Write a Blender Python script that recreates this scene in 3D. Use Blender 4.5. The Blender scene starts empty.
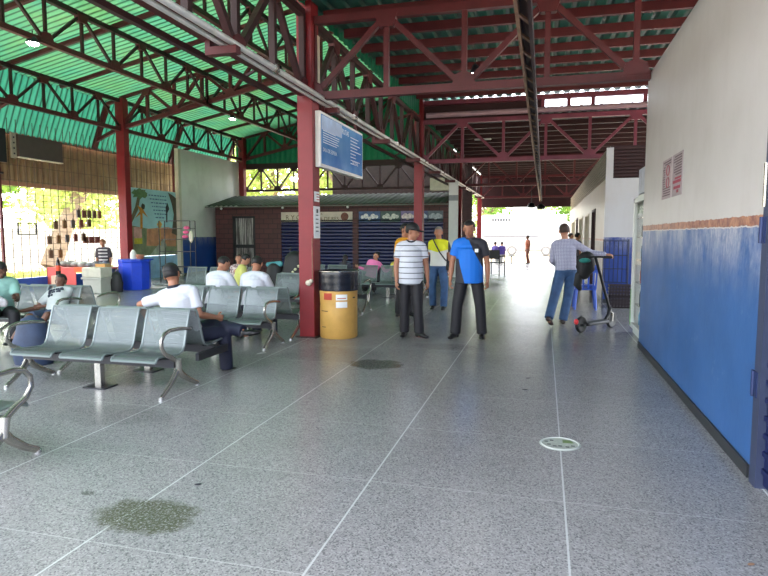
import bpy, bmesh, math, random
from mathutils import Vector, Matrix
random.seed(7)
S = bpy.context.scene
COL = S.collection
V = Vector
# ------------------------------------------------------------------ camera
th = math.radians(14.876); ph = math.radians(5.048)
CH = 1.55
fw = V((-math.sin(th)*math.cos(ph), math.cos(th)*math.cos(ph), -math.sin(ph)))
cam = bpy.data.cameras.new('camera'); co = bpy.data.objects.new('camera', cam); COL.objects.link(co)
co.location = (0, 0, CH); co.rotation_euler = fw.to_track_quat('-Z', 'Y').to_euler()
cam.sensor_width = 36; cam.lens = 28.125; cam.clip_end = 500; cam.clip_start = .05
S.camera = co
S.view_settings.view_transform = 'Standard'; S.view_settings.look = 'None'; S.view_settings.gamma = 1
S.view_settings.use_curve_mapping = False
S.view_settings.exposure = 0.0

# ------------------------------------------------------------------ materials
class NT:
    def __init__(s, name):
        s.m = bpy.data.materials.new(name); s.m.use_nodes = True
        s.t = s.m.node_tree; s.t.nodes.clear()
        s.out = s.n('ShaderNodeOutputMaterial')
    def n(s, typ, **kw):
        x = s.t.nodes.new(typ)
        for k, v in kw.items():
            setattr(x, k, v)
        return x
    def l(s, a, b): s.t.links.new(a, b)
    def val(s, sock, v):
        if isinstance(v, bpy.types.NodeSocket): s.l(v, sock)
        else: sock.default_value = v
    def math(s, op, a, b=0.0, c=0.0):
        x = s.n('ShaderNodeMath', operation=op)
        s.val(x.inputs[0], a); s.val(x.inputs[1], b); s.val(x.inputs[2], c)
        return x.outputs[0]
    def mix(s, f, a, b):
        x = s.n('ShaderNodeMix', data_type='RGBA')
        s.val(x.inputs[0], f)
        s.val(x.inputs[6], (*a, 1) if isinstance(a, tuple) else a); s.val(x.inputs[7], (*b, 1) if isinstance(b, tuple) else b)
        return x.outputs[2]
    def obj(s, gen=False):
        x = s.n('ShaderNodeTexCoord'); return x.outputs['Object']
    def sep(s, v):
        x = s.n('ShaderNodeSeparateXYZ'); s.l(v, x.inputs[0]); return x.outputs
    def noise(s, v, scale, detail=3, rough=.5, stretch=None):
        if stretch:
            mp = s.n('ShaderNodeMapping'); s.l(v, mp.inputs[0]); mp.inputs['Scale'].default_value = stretch; v = mp.outputs[0]
        x = s.n('ShaderNodeTexNoise'); s.l(v, x.inputs['Vector'])
        x.inputs['Scale'].default_value = scale; x.inputs['Detail'].default_value = detail; x.inputs['Roughness'].default_value = rough
        return x.outputs[0]
    def ramp(s, f, lo, hi):
        x = s.n('ShaderNodeMapRange'); s.l(f, x.inputs[0]); x.inputs[1].default_value = lo; x.inputs[2].default_value = hi
        return x.outputs[0]
    def principled(s, col, rough=.5, metal=0, bump=None, bs=.2, spec=.5, coat=0):
        p = s.n('ShaderNodeBsdfPrincipled')
        s.val(p.inputs['Base Color'], (*col, 1) if isinstance(col, tuple) else col)
        s.val(p.inputs['Roughness'], rough); p.inputs['Metallic'].default_value = metal
        p.inputs['Specular IOR Level'].default_value = spec; p.inputs['Coat Weight'].default_value = coat
        if bump is not None:
            b = s.n('ShaderNodeBump'); b.inputs['Strength'].default_value = bs; b.inputs['Distance'].default_value = .01
            s.l(bump, b.inputs['Height']); s.l(b.outputs[0], p.inputs['Normal'])
        s.l(p.outputs[0], s.out.inputs[0]); return p

def lin(r, g, b):
    f = lambda c: (c/255/12.92 if c/255 <= .04045 else ((c/255+.055)/1.055)**2.4)
    return (f(r), f(g), f(b))

def mat(name, c, rough=.55, metal=0, var=.12, sc=6, spec=.5, coat=0, stretch=None, srgb=True):
    """plain colour, slightly mottled"""
    c = lin(*c) if srgb else c
    t = NT(name)
    n = t.noise(t.obj(), sc, 4, .6, stretch)
    dark = tuple(x*(1-var) for x in c); light = tuple(min(1, x*(1+var)) for x in c)
    t.principled(t.mix(t.ramp(n, .3, .7), dark, light), rough, metal, spec=spec, coat=coat)
    return t.m

def emit(name, c, s):
    t = NT(name); e = t.n('ShaderNodeEmission'); e.inputs[0].default_value = (*c, 1); e.inputs[1].default_value = s
    t.l(e.outputs[0], t.out.inputs[0]); return t.m

def m_floor():
    t = NT('terrazzo_floor'); o = t.obj(); x, y, z = t.sep(o)
    vo = t.n('ShaderNodeTexVoronoi'); t.l(o, vo.inputs['Vector']); vo.inputs['Scale'].default_value = 120
    sp = t.sep(vo.outputs['Color'])
    chips = t.ramp(sp[0], .55, 1.0)
    base = t.mix(t.ramp(t.noise(o, .55, 4, .6), .3, .7), lin(138, 136, 136), lin(151, 149, 148))
    base = t.mix(t.math('MULTIPLY', chips, .38), base, lin(200, 199, 196))
    base = t.mix(t.math('MULTIPLY', t.ramp(sp[1], .66, .9), .75), base, lin(84, 84, 86))
    fine = t.noise(o, 260, 2)
    base = t.mix(t.math('MULTIPLY', t.ramp(fine, .45, .75), .3), base, lin(100, 104, 108))
    # slightly different panels between the strips
    px_ = t.math('FLOOR', t.math('DIVIDE', t.math('SUBTRACT', x, .15), 1.18)); py_ = t.math('FLOOR', t.math('DIVIDE', t.math('SUBTRACT', y, 3.53), 1.09))
    wn = t.n('ShaderNodeTexWhiteNoise', noise_dimensions='2D'); cb = t.n('ShaderNodeCombineXYZ'); t.l(px_, cb.inputs[0]); t.l(py_, cb.inputs[1]); t.l(cb.outputs[0], wn.inputs['Vector'])
    base = t.mix(t.math('MULTIPLY', wn.outputs[0], .12), base, lin(110, 114, 118))
    # strips
    def strip(c, off, per, w):
        f = t.math('PINGPONG', t.math('SUBTRACT', c, off), per/2)
        return t.math('LESS_THAN', f, w)
    sx = strip(x, .15, 1.18, .0055); sy = strip(y, 3.53, 1.09, .004)
    base = t.mix(t.math('MULTIPLY', sx, .7), base, lin(200, 202, 200))
    base = t.mix(t.math('MULTIPLY', sy, .45), base, lin(190, 190, 186))
    # worn, damp and mossy marks, then broad faint dark patches
    def blot(cx, cy, rx, ry, amt, col, b, sc=7):
        dx = t.math('DIVIDE', t.math('SUBTRACT', x, cx), rx); dy = t.math('DIVIDE', t.math('SUBTRACT', y, cy), ry)
        d = t.math('ADD', t.math('MULTIPLY', dx, dx), t.math('MULTIPLY', dy, dy))
        e = t.math('ADD', d, t.math('MULTIPLY', t.math('SUBTRACT', t.noise(o, sc, 4, .7), .5), 1.6))
        g = t.noise(o, 60, 4, .8)
        m = t.math('MULTIPLY', t.math('SUBTRACT', 1, t.ramp(e, .55, 1.05)), t.ramp(g, .40, .50))
        return t.mix(t.math('MULTIPLY', m, amt), b, col)
    base = blot(-2.1, 2.76, .34, .21, .9, lin(70, 70, 50), base)
    base = blot(-1.92, 6.85, .34, .3, .9, lin(38, 36, 32), base)
    base = blot(-2.62, 2.92, .05, .03, .8, lin(70, 72, 66), base, 20)
    base = blot(-2.6, 7.3, .8, .5, .25, lin(70, 68, 66), base, 3)
    base = blot(-4.6, 5.7, 1.3, .6, .3, lin(60, 62, 62), base, 3)
    base = blot(-3.6, 4.3, .6, .3, .25, lin(70, 72, 72), base, 4)
    base = blot(-1.3, 8.2, .5, .25, .35, lin(70, 68, 66), base, 4)
    big = t.ramp(t.noise(o, .9, 5, .65), .52, .75)
    base = t.mix(t.math('MULTIPLY', big, .22), base, lin(96, 94, 90))
    rough = t.math('ADD', .2, t.math('MULTIPLY', t.noise(o, 1.2, 3, .5), .1))
    t.principled(base, rough, 0, spec=.5)
    return t.m

def m_wall(name, split=1.6, stripe=(1.61, 1.675), white=(192, 187, 184), blue=(52, 96, 154)):
    t = NT(name); g = t.n('ShaderNodeNewGeometry'); o = g.outputs['Position']; x, y, z = t.sep(o)
    n1 = t.noise(o, 1.2, 5, .65); n2 = t.noise(o, 3.0, 5, .7, (1, 1, .18))
    w = t.mix(t.math('MULTIPLY', t.ramp(n1, .45, .8), .45), lin(*white), lin(176, 170, 164))
    w = t.mix(t.math('MULTIPLY', t.ramp(n2, .52, .75), .16), w, lin(150, 140, 130))
    b = t.mix(t.ramp(t.noise(o, 1.5, 4, .6), .35, .7), lin(*blue), tuple(c*.75 for c in lin(*blue)))
    # scraped, whitish paint near the top of the blue
    hgt = t.ramp(z, 1.05, 1.6)
    scr = t.math('MULTIPLY', t.math('MULTIPLY', t.ramp(t.noise(o, 3, 6, .7, (1, 1, .5)), .38, .58), t.ramp(t.noise(o, 30, 6, .85, (1, 1, .3)), .3, .6)), t.math('MULTIPLY', t.math('POWER', hgt, 1.4), .85))
    b = t.mix(t.math('MINIMUM', t.math('MULTIPLY', scr, 1.35), .85), b, lin(176, 176, 184))
    b = t.mix(t.math('MULTIPLY', t.ramp(t.noise(o, 5, 6, .75), .62, .72), .35), b, lin(150, 160, 178))
    edge = t.math('ADD', z, t.math('MULTIPLY', t.math('SUBTRACT', t.noise(o, 14, 3), .5), .03))
    c = t.mix(t.math('GREATER_THAN', edge, split), b, w)
    if stripe:
        s = t.math('MULTIPLY', t.math('GREATER_THAN', edge, stripe[0]), t.math('LESS_THAN', edge, stripe[1]))
        sc = t.mix(t.ramp(t.noise(o, 12, 5, .7), .4, .62), lin(118, 50, 34), lin(178, 120, 84))
        c = t.mix(t.math('MULTIPLY', s, .9), c, sc)
    base = t.math('LESS_THAN', z, .09)
    c = t.mix(base, c, lin(38, 40, 44))
    t.principled(c, t.math('ADD', .3, t.math('MULTIPLY', n1, .25)), 0, bump=t.noise(o, 18, 4), bs=.12)
    return t.m

def m_sheet(name, c, c2, tr=.5, sc=1.5, trc=None, rough=.45, rib_shade=None):
    """translucent corrugated roofing"""
    t = NT(name); o = t.obj()
    n = t.ramp(t.noise(o, sc, 4, .6), .35, .7)
    col = t.mix(n, lin(*c), lin(*c2)); k_ = 1.0
    if rib_shade:   # shade of the ribs painted into the colour, dark bands along the pans
        g_ = t.sep(o)[rib_shade[0]]; f_ = t.math('PINGPONG', t.math('SUBTRACT', g_, rib_shade[2]), rib_shade[1]/2)
        k_ = t.math('SUBTRACT', 1, t.math('MULTIPLY', t.ramp(f_, rib_shade[1]*.18, rib_shade[1]*.06), t.math('ADD', .45, t.math('MULTIPLY', t.noise(o, 3, 3), .3))))
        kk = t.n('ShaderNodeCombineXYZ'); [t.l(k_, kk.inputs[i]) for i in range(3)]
        def shade_ribs(c_):
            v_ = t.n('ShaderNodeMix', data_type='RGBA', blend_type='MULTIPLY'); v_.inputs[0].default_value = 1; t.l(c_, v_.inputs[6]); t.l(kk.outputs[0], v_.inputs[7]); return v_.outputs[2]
        col = shade_ribs(col)
    p = t.principled(col, rough)
    tl = t.n('ShaderNodeBsdfTranslucent')
    tc = t.mix(n, lin(*(trc or c)), lin(*c2)); t.l(shade_ribs(tc) if rib_shade else tc, tl.inputs[0])
    mx = t.n('ShaderNodeMixShader'); mx.inputs[0].default_value = tr
    t.l(p.outputs[0], mx.inputs[1]); t.l(tl.outputs[0], mx.inputs[2]); t.l(mx.outputs[0], t.out.inputs[0])
    return t.m

def m_perf(name, c, holes=.3, pitch=.011):
    """perforated sheet steel: real holes on a square grid"""
    t = NT(name); x, y, z = t.sep(t.obj())
    u = t.math('PINGPONG', x, pitch/2); v = t.math('PINGPONG', t.math('ADD', y, z), pitch/2)
    d = t.math('SQRT', t.math('ADD', t.math('MULTIPLY', u, u), t.math('MULTIPLY', v, v)))
    r = math.sqrt(holes*pitch*pitch/math.pi)
    hole = t.math('LESS_THAN', d, r)
    p = t.principled(t.mix(t.ramp(t.noise(t.obj(), 5, 4), .3, .7), lin(*c), tuple(k*1.15 for k in lin(*c))), .38, .35)
    tr = t.n('ShaderNodeBsdfTransparent'); mx = t.n('ShaderNodeMixShader')
    t.l(hole, mx.inputs[0]); t.l(p.outputs[0], mx.inputs[1]); t.l(tr.outputs[0], mx.inputs[2]); t.l(mx.outputs[0], t.out.inputs[0])
    return t.m

M = {}
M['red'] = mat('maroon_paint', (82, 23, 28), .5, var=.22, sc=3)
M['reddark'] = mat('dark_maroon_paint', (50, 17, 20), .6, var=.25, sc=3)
M['redbright'] = mat('red_column_paint', (126, 22, 30), .5, var=.15, sc=2)
M['rust'] = mat('worn_tan_steel', (140, 108, 84), .6, var=.3, sc=9)
M['pink'] = mat('faded_maroon_paint', (120, 54, 70), .5, var=.2, sc=4)
M['pipe'] = mat('grey_pipe', (206, 204, 200), .35, .2, var=.15, sc=3)
M['steel'] = mat('cast_aluminium', (176, 172, 164), .22, .85, var=.15, sc=12)
M['chrome'] = mat('chrome', (205, 205, 205), .15, 1, var=.05)
M['seat'] = m_perf('perforated_seat_steel', (112, 120, 120), .42)
M['seatrim'] = mat('seat_rim_steel', (132, 142, 142), .32, .4, var=.06)
M['black'] = mat('black_plastic', (24, 24, 27), .4, var=.2)
M['beam'] = mat('dark_bench_beam', (34, 34, 42), .4, var=.2)
M['white'] = mat('white_paint', (222, 220, 214), .5, var=.06)
M['cream'] = mat('cream_paint', (206, 196, 176), .5, var=.1)
M['paper'] = mat('paper', (232, 232, 230), .7, var=.04)
M['blackbag'] = mat('black_bag_fabric', (22, 22, 24), .6, var=.3, sc=10)
M['floor'] = m_floor()
M['wall'] = m_wall('painted_wall')
M['wallL'] = m_wall('left_painted_wall', 1.47, None, (224, 222, 216), (30, 76, 156))
M['wallface'] = m_wall('blue_white_wall', 1.5, None, (184, 184, 186), (34, 64, 138))
M['wallside'] = m_wall('worn_beige_wall', 1.4, (1.41, 1.46), (172, 158, 142), (112, 104, 102))
M['greenL'] = m_sheet('green_translucent_sheet', (100, 160, 134), (150, 184, 146), .46, .8, (134, 186, 164), rib_shade=(1, .2, 1.0))
M['greenR'] = m_sheet('dull_green_sheet', (26, 84, 76), (40, 106, 92), .09, 1.5)
M['greyroof'] = m_sheet('grey_roof_sheet', (78, 74, 84), (52, 50, 58), .02, 2)
M['gable'] = m_sheet('green_gable_sheet', (14, 110, 82), (26, 130, 96), .3, 1.2)
M['manteal'] = m_sheet('teal_translucent_sheet', (90, 160, 146), (120, 184, 166), .36, 2, (110, 180, 160), rib_shade=(1, .2, 1.0))
M['brownsheet'] = m_sheet('brown_corrugated_sheet', (128, 104, 78), (150, 128, 96), .2, 3)
M['kiosk'] = None
M['shutter'] = mat('navy_shutter', (20, 28, 74), .38, .1, var=.12, sc=3, stretch=(1, 1, 6))
M['moss'] = mat('mossy_roof', (60, 62, 54), .8, var=.35, sc=4)
M['navy'] = mat('navy_steel', (36, 50, 92), .4, .2, var=.2)

def m_brick():
    t = NT('dark_red_block_wall'); o = t.obj(); x, y, z = t.sep(o)
    b = t.n('ShaderNodeTexBrick'); cb = t.n('ShaderNodeCombineXYZ'); t.l(x, cb.inputs[0]); t.l(z, cb.inputs[1]); t.l(cb.outputs[0], b.inputs['Vector'])
    b.inputs['Color1'].default_value = (*lin(88, 46, 44), 1); b.inputs['Color2'].default_value = (*lin(76, 40, 38), 1); b.inputs['Mortar'].default_value = (*lin(38, 24, 26), 1)
    b.inputs['Scale'].default_value = 1; b.inputs['Brick Width'].default_value = .4; b.inputs['Row Height'].default_value = .2; b.inputs['Mortar Size'].default_value = .012
    b.offset = .5
    t.principled(b.outputs[0], .6); return t.m
M['kiosk'] = m_brick()

# ------------------------------------------------------------------ mesh builder
class MB:
    def __init__(s): s.v = []; s.f = []; s.mi = []; s.cur = 0
    def add(s, vs, fs):
        o = len(s.v); s.v += [tuple(v) for v in vs]; s.f += [tuple(i+o for i in f) for f in fs]; s.mi += [s.cur]*len(fs); return s
    def box(s, x0, y0, z0, x1, y1, z1):
        x0, x1 = sorted((x0, x1)); y0, y1 = sorted((y0, y1)); z0, z1 = sorted((z0, z1))
        return s.add([(x0,y0,z0),(x1,y0,z0),(x1,y1,z0),(x0,y1,z0),(x0,y0,z1),(x1,y0,z1),(x1,y1,z1),(x0,y1,z1)],
                     [(3,2,1,0),(4,5,6,7),(0,1,5,4),(1,2,6,5),(2,3,7,6),(3,0,4,7)])
    def bar(s, p, q, w, h, up=(0, 0, 1)):
        p = V(p); q = V(q); d = (q-p).normalized(); u = V(up); sd = d.cross(u)
        if sd.length < 1e-4: sd = d.cross(V((0, 1, 0)))
        sd.normalize(); u = sd.cross(d)
        vs = [c + sd*a*w/2 + u*b*h/2 for c in (p, q) for a, b in ((-1,-1),(1,-1),(1,1),(-1,1))]
        return s.add(vs, [(3,2,1,0),(4,5,6,7),(0,1,5,4),(1,2,6,5),(2,3,7,6),(3,0,4,7)])
    def tube(s, pts, r, n=8, rat=1.0, side=None, round_=False, closed=False):
        pts = [V(p) for p in pts]; m = len(pts)
        rs = list(r) if isinstance(r, (list, tuple)) else [r]*m
        tang = []
        for i in range(m):
            a = pts[i-1] if i > 0 else (pts[-1] if closed else pts[0]); b = pts[i+1] if i < m-1 else (pts[0] if closed else pts[-1])
            d = b-a; tang.append(d.normalized() if d.length > 1e-9 else V((0, 0, 1)))
        ref = V(side) if side is not None else (V((0, 0, 1)) if abs(tang[0].z) < .9 else V((1, 0, 0)))
        x = (ref - tang[0]*ref.dot(tang[0])).normalized()
        frames = []
        for i in range(m):
            x = x - tang[i]*x.dot(tang[i]); x.normalize(); frames.append((x.copy(), tang[i].cross(x)))
        rings = []
        def ring(c, fr, rr): rings.append([c + fr[0]*math.cos(2*math.pi*k/n)*rr + fr[1]*math.sin(2*math.pi*k/n)*rr*rat for k in range(n)])
        if round_ and not closed:
            for a in (80, 50, 25): ring(pts[0]-tang[0]*rs[0]*math.sin(math.radians(a)), frames[0], rs[0]*math.cos(math.radians(a)))
        for i in range(m): ring(pts[i], frames[i], rs[i])
        if round_ and not closed:
            for a in (25, 50, 80): ring(pts[-1]+tang[-1]*rs[-1]*math.sin(math.radians(a)), frames[-1], rs[-1]*math.cos(math.radians(a)))
        vs = [v for g in rings for v in g]; k = len(rings); fs = []
        for i in range(k if closed else k-1):
            j = (i+1) % k
            for a in range(n):
                b = (a+1) % n; fs.append((i*n+a, i*n+b, j*n+b, j*n+a))
        if not closed: fs.append(tuple(range(n))[::-1]); fs.append(tuple((k-1)*n+a for a in range(n)))
        return s.add(vs, fs)
    def cyl(s, c, r, h, n=20, r2=None): return s.tube([V(c), V(c)+V((0, 0, h))], [r, r if r2 is None else r2], n)
    def lathe(s, prof, n=24, c=(0, 0, 0), ax='z'):
        c = V(c); vs = []; fs = []
        for (r, h) in prof:
            for k in range(n):
                a = 2*math.pi*k/n; p = (r*math.cos(a), r*math.sin(a), h)
                if ax == 'x': p = (h, p[0], p[1])
                if ax == 'y': p = (p[0], h, p[1])
                vs.append(c+V(p))
        for i in range(len(prof)-1):
            for a in range(n): b = (a+1) % n; fs.append((i*n+a, i*n+b, (i+1)*n+b, (i+1)*n+a))
        fs.append(tuple(range(n))[::-1]); fs.append(tuple((len(prof)-1)*n+a for a in range(n)))
        return s.add(vs, fs)
    def ell(s, c, r, rot=None, nu=14, nv=9):
        c = V(c); vs = []; fs = []
        R = rot or Matrix.Identity(3)
        for i in range(nv+1):
            p = math.pi*i/nv
            for k in range(nu):
                a = 2*math.pi*k/nu
                q = V((r[0]*math.sin(p)*math.cos(a), r[1]*math.sin(p)*math.sin(a), r[2]*math.cos(p))); vs.append(c+R@q)
        for i in range(nv):
            for k in range(nu): b = (k+1) % nu; fs.append((i*nu+k, (i+1)*nu+k, (i+1)*nu+b, i*nu+b))
        return s.add(vs, fs)
    def prism(s, pts, vec):
        """extrude a planar outline along a vector"""
        n = len(pts); vec = V(vec); P = [V(p) for p in pts]
        return s.add(P+[p+vec for p in P], [tuple(range(n))[::-1], tuple(range(n, 2*n))]+[(i, (i+1) % n, n+(i+1) % n, n+i) for i in range(n)])
    def sheet(s, prof, vec, th=.006, nrm=(0, 0, 1)):
        """thin sheet: profile polyline extruded along vec, thickened along nrm"""
        P = [V(p) for p in prof]; vec = V(vec); t = V(nrm)*th; n = len(P)
        vs = P+[p+vec for p in P]+[p+t for p in P]+[p+vec+t for p in P]; fs = []
        for i in range(n-1):
            fs.append((i, i+1, n+i+1, n+i)); fs.append((2*n+i+1, 2*n+i, 3*n+i, 3*n+i+1))
            fs.append((i+1, i, 2*n+i, 2*n+i+1)); fs.append((n+i, n+i+1, 3*n+i+1, 3*n+i))
        fs.append((0, n, 3*n, 2*n)); fs.append((n-1, 3*n-1, 4*n-1, 2*n-1))
        return s.add(vs, fs)
    def mesh(s, name, off=(0, 0, 0), smooth=False):
        me = bpy.data.meshes.new(name); o = V(off)
        me.from_pydata([tuple(V(v)-o) for v in s.v], [], s.f)
        me.polygons.foreach_set('material_index', s.mi)
        bm = bmesh.new(); bm.from_mesh(me); bmesh.ops.recalc_face_normals(bm, faces=bm.faces); bm.to_mesh(me); bm.free()
        if smooth:
            me.polygons.foreach_set('use_smooth', [True]*len(me.polygons))
            try: me.set_sharp_from_angle(angle=math.radians(smooth if smooth is not True else 45))
            except Exception: pass
        return me
    def build(s, name, mats, parent=None, off=(0, 0, 0), smooth=False):
        me = s.mesh(name, off, smooth)
        for m_ in (mats if isinstance(mats, (list, tuple)) else [mats]): me.materials.append(m_)
        o = bpy.data.objects.new(name, me); COL.objects.link(o)
        if parent: o.parent = parent
        else: o.location = off
        return o

def tag(o, label=None, cat=None, group=None, kind=None):
    if label: o['label'] = label
    if cat: o['category'] = cat
    if group: o['group'] = group
    if kind: o['kind'] = kind
    return o
def thing(name, label, cat, loc=(0, 0, 0), rz=0, group=None):
    o = bpy.data.objects.new(name, None); COL.objects.link(o); o.location = loc; o.rotation_euler = (0, 0, rz); o.empty_display_size = .1
    return tag(o, label, cat, group)
def struct(name, mb, m, smooth=False, label=None):
    o = mb.build(name, m, smooth=smooth); o['kind'] = 'structure'
    if label: o['label'] = label
    return o
def copytree(o, parent=None):
    kids = list(o.children); c = o.copy(); COL.objects.link(c); c.parent = parent
    for k in kids: copytree(k, c)
    return c
def part_label(o, l): o['label'] = l; return o
def bevel(o, w=.01, n=2):
    m = o.modifiers.new('bevel', 'BEVEL'); m.width = w; m.segments = n; m.limit_method = 'ANGLE'; return o
def text(name, s, size, m, loc, rot, parent=None, ext=.001, align='LEFT'):
    cu = bpy.data.curves.new(name, 'FONT'); cu.body = s; cu.size = size; cu.extrude = ext; cu.align_x = align
    t_ = bpy.data.objects.new('tmp', cu); COL.objects.link(t_); cu.materials.append(m)
    me = bpy.data.meshes.new_from_object(t_.evaluated_get(bpy.context.evaluated_depsgraph_get())); bpy.data.objects.remove(t_)
    o = bpy.data.objects.new(name, me); COL.objects.link(o); o.location = loc; o.rotation_euler = rot
    if parent: o.parent = parent
    return o
# ================================================================== SETTING
CX = -3.45            # middle column line
LX = -13.2            # left column line
BY = [8.57, 16.86, 25.14, 33.4]
WX = 1.30             # corridor face of the right wall
def zl(x): return 5.96+.2*(x-LX)          # underside of the high left roof
def zr(y): return 4.84+.045*(y-8.57) if y < 17.2 else 4.84   # underside of the walkway roof

struct('floor', MB().box(-13.75, -5, -.2, 6, 34.2, 0), M['floor'])
gm = mat('outdoor_concrete', (176, 160, 132), .8, var=.1, sc=1)
struct('ground', MB().box(-60, -30, -.3, 60, 90, -.205), gm)
struct('ground_yard', MB().box(-60, -10, -.3, -13.76, 34.2, -.03), mat('sandy_yard', (206, 192, 168), .9, var=.2, sc=1))
struct('road', MB().box(-30, 34.21, -.3, 30, 60, -.02), gm)
# right wall with a shutter door near the camera
w = MB().box(WX, 4.14, 0, WX+.2, 8.85, 3.66).box(WX, -4, 2.45, WX+.2, 4.14, 3.7).box(WX, -4, 0, WX+.2, 2.9, 2.45)
w.box(WX+.2, 8.65, 0, 5.8, 8.85, 3.66)
struct('wall_right', w, M['wall'])
struct('baseboard_right', MB().box(WX-.012, 4.2, 0, WX, 8.86, .085), mat('dark_skirting', (44, 46, 50), .5))
fr = MB().box(WX-.015, 4.03, 0, WX+.1, 4.14, 2.47).box(WX-.015, 2.9, 2.38, WX+.1, 4.03, 2.47)
d1 = struct('door_1', fr, mat('dull_jamb', (58, 66, 92), .45, .2))
s = MB()
for k in range(22): s.box(WX+.03, 2.9, .02+k*.11, WX+.05, 4.03, .10+k*.11); s.box(WX+.015, 2.9, .10+k*.11, WX+.055, 4.03, .13+k*.11)
s.build('shutter', M['shutter'], d1)
h_ = MB()
for z in (1.5, .55): h_.box(WX-.02, 4.08, z, WX-.012, 4.19, z+.16); h_.tube([(WX-.022, 4.14, z), (WX-.022, 4.14, z+.16)], .01, 8)
h_.build('hinge', M['navy'], d1)
MB().tube([(WX-.024, 4.1, 1.72), (WX-.024, 4.1, 1.98)], .012, 8).build('door_bolt', M['steel'], d1)
# face wall across the alcove and the side wall beyond it
f = MB().box(1.32, 14.5, 0, 1.47, 14.65, 3.5).box(1.47, 14.5, 0, 5.8, 14.65, 2.82)
struct('wall_alcove', f, M['wallface'])
lv = MB()
for k in range(9): lv.bar((1.48, 14.56, 2.88+k*.075), (5.8, 14.56, 2.88+k*.075), .05, .028)
lv.box(1.47, 14.62, 2.82, 5.8, 14.65, 3.55)
struct('wall_louvre', lv, M['reddark'])
sw = MB()
opens = [(17.0, 18.2, 0, 2.25), (19.4, 21.2, .9, 2.2), (22.4, 24.6, .9, 2.2), (25.6, 26.8, 0, 2.25), (28, 31, .9, 2.2)]
y0 = 14.65
for a, b, c, d in opens:
    sw.box(1.32, y0, 0, 1.47, a, 2.82); sw.box(1.32, a, d, 1.47, b, 2.82)
    if c > 0: sw.box(1.32, a, 0, 1.47, b, c)
    y0 = b
sw.box(1.32, y0, 0, 1.47, 34, 2.82)
struct('wall_right_far', sw, M['wallside'])
n = 1
pane = mat('bright_window_glass', (226, 224, 208), .12, var=.05)
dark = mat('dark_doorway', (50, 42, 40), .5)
for a, b, c, d in opens:
    if c > 0:
        wo = struct('window_%d' % n, MB().box(1.30, a, c, 1.48, a+.06, d).box(1.30, b-.06, c, 1.48, b, d).box(1.30, a, d-.06, 1.48, b, d).box(1.30, a, c, 1.48, b, c+.06).box(1.33, (a+b)/2-.02, c, 1.45, (a+b)/2+.02, d), M['cream'])
        MB().box(1.39, a, c, 1.40, b, d).build('glass', pane, wo)
    else:
        wo = struct('door_%d' % (n+1), MB().box(1.30, a, c, 1.48, a+.06, d).box(1.30, b-.06, c, 1.48, b, d).box(1.30, a, d-.06, 1.48, b, d), M['reddark'])
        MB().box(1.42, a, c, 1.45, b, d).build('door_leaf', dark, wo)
    n += 1
lv = MB()
for k in range(9): lv.bar((1.36, 14.66, 2.88+k*.075), (1.36, 34, 2.88+k*.075), .04, .018)
lf = struct('wall_louvre_far', MB().box(1.42, 14.65, 2.82, 1.45, 34, 3.55), M['black']); lv.build('louvre_blades', M['cream'], lf)
# left white wall, far end wall pieces
struct('wall_left', MB().box(LX-.35, 20.35, 0, LX-.2, 25.3, 4.8), M['wallL'])
struct('trim_1', MB().box(LX-.36, 20.2, 0, LX-.2, 20.35, 4.8), M['cream'])
struct('wall_back', MB().box(-9.9, 27.6, 0, -3.2, 27.8, 5.2), mat('dark_back_wall', (58, 40, 40), .7, var=.3))
# low blue ledge under the fence
struct('wall_fence_base', MB().box(-13.72, 4, 0, -13.56, 17.5, .38), mat('blue_ledge', (38, 84, 168), .5))
struct('wall_mural_base', MB().box(-13.72, 17.5, 0, -13.56, 20.2, .8), mat('pale_blue_ledge', (150, 186, 216), .5, var=.3, sc=2))

def corr(p0, along, length, pitch, depth, vec, thick=.004, trap=False, nrm=(0, 0, 1)):
    """corrugated sheet: profile runs from p0 along a unit vector, extruded along vec"""
    p0 = V(p0); a = V(along); nn = V(nrm); prof = []
    k = int(length/pitch)
    for i in range(k):
        for (f_, hh) in (((0, 0), (.25, 0), (.38, 1), (.62, 1), (.75, 0)) if trap else ((0, 0), (.17, .3), (.33, .9), (.5, 1), (.67, .9), (.83, .3))):
            prof.append(p0+a*(i+f_)*pitch+nn*hh*depth)
    prof.append(p0+a*k*pitch)
    return MB().sheet(prof, vec, thick, nrm)
# high left roof (ribs run up the slope)
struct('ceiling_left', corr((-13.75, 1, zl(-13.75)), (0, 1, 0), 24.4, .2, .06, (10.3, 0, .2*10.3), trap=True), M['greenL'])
# steep skirt below its edge, and the brown sheet under that
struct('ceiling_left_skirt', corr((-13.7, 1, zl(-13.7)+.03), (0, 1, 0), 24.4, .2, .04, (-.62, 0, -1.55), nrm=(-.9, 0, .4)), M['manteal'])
struct('wall_left_fascia', corr((-14.42, 1, 4.38), (0, 1, 0), 21.4, .2, .035, (0, 0, -1.45), nrm=(-1, 0, 0)), M['brownsheet'])
struct('trim_2', MB().bar((-14.36, 1, 4.36), (-14.36, 22.2, 4.36), .05, .1).bar((-14.36, 1, 2.98), (-14.36, 22.2, 2.98), .05, .12), mat('pale_rail', (168, 120, 96), .5))
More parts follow.
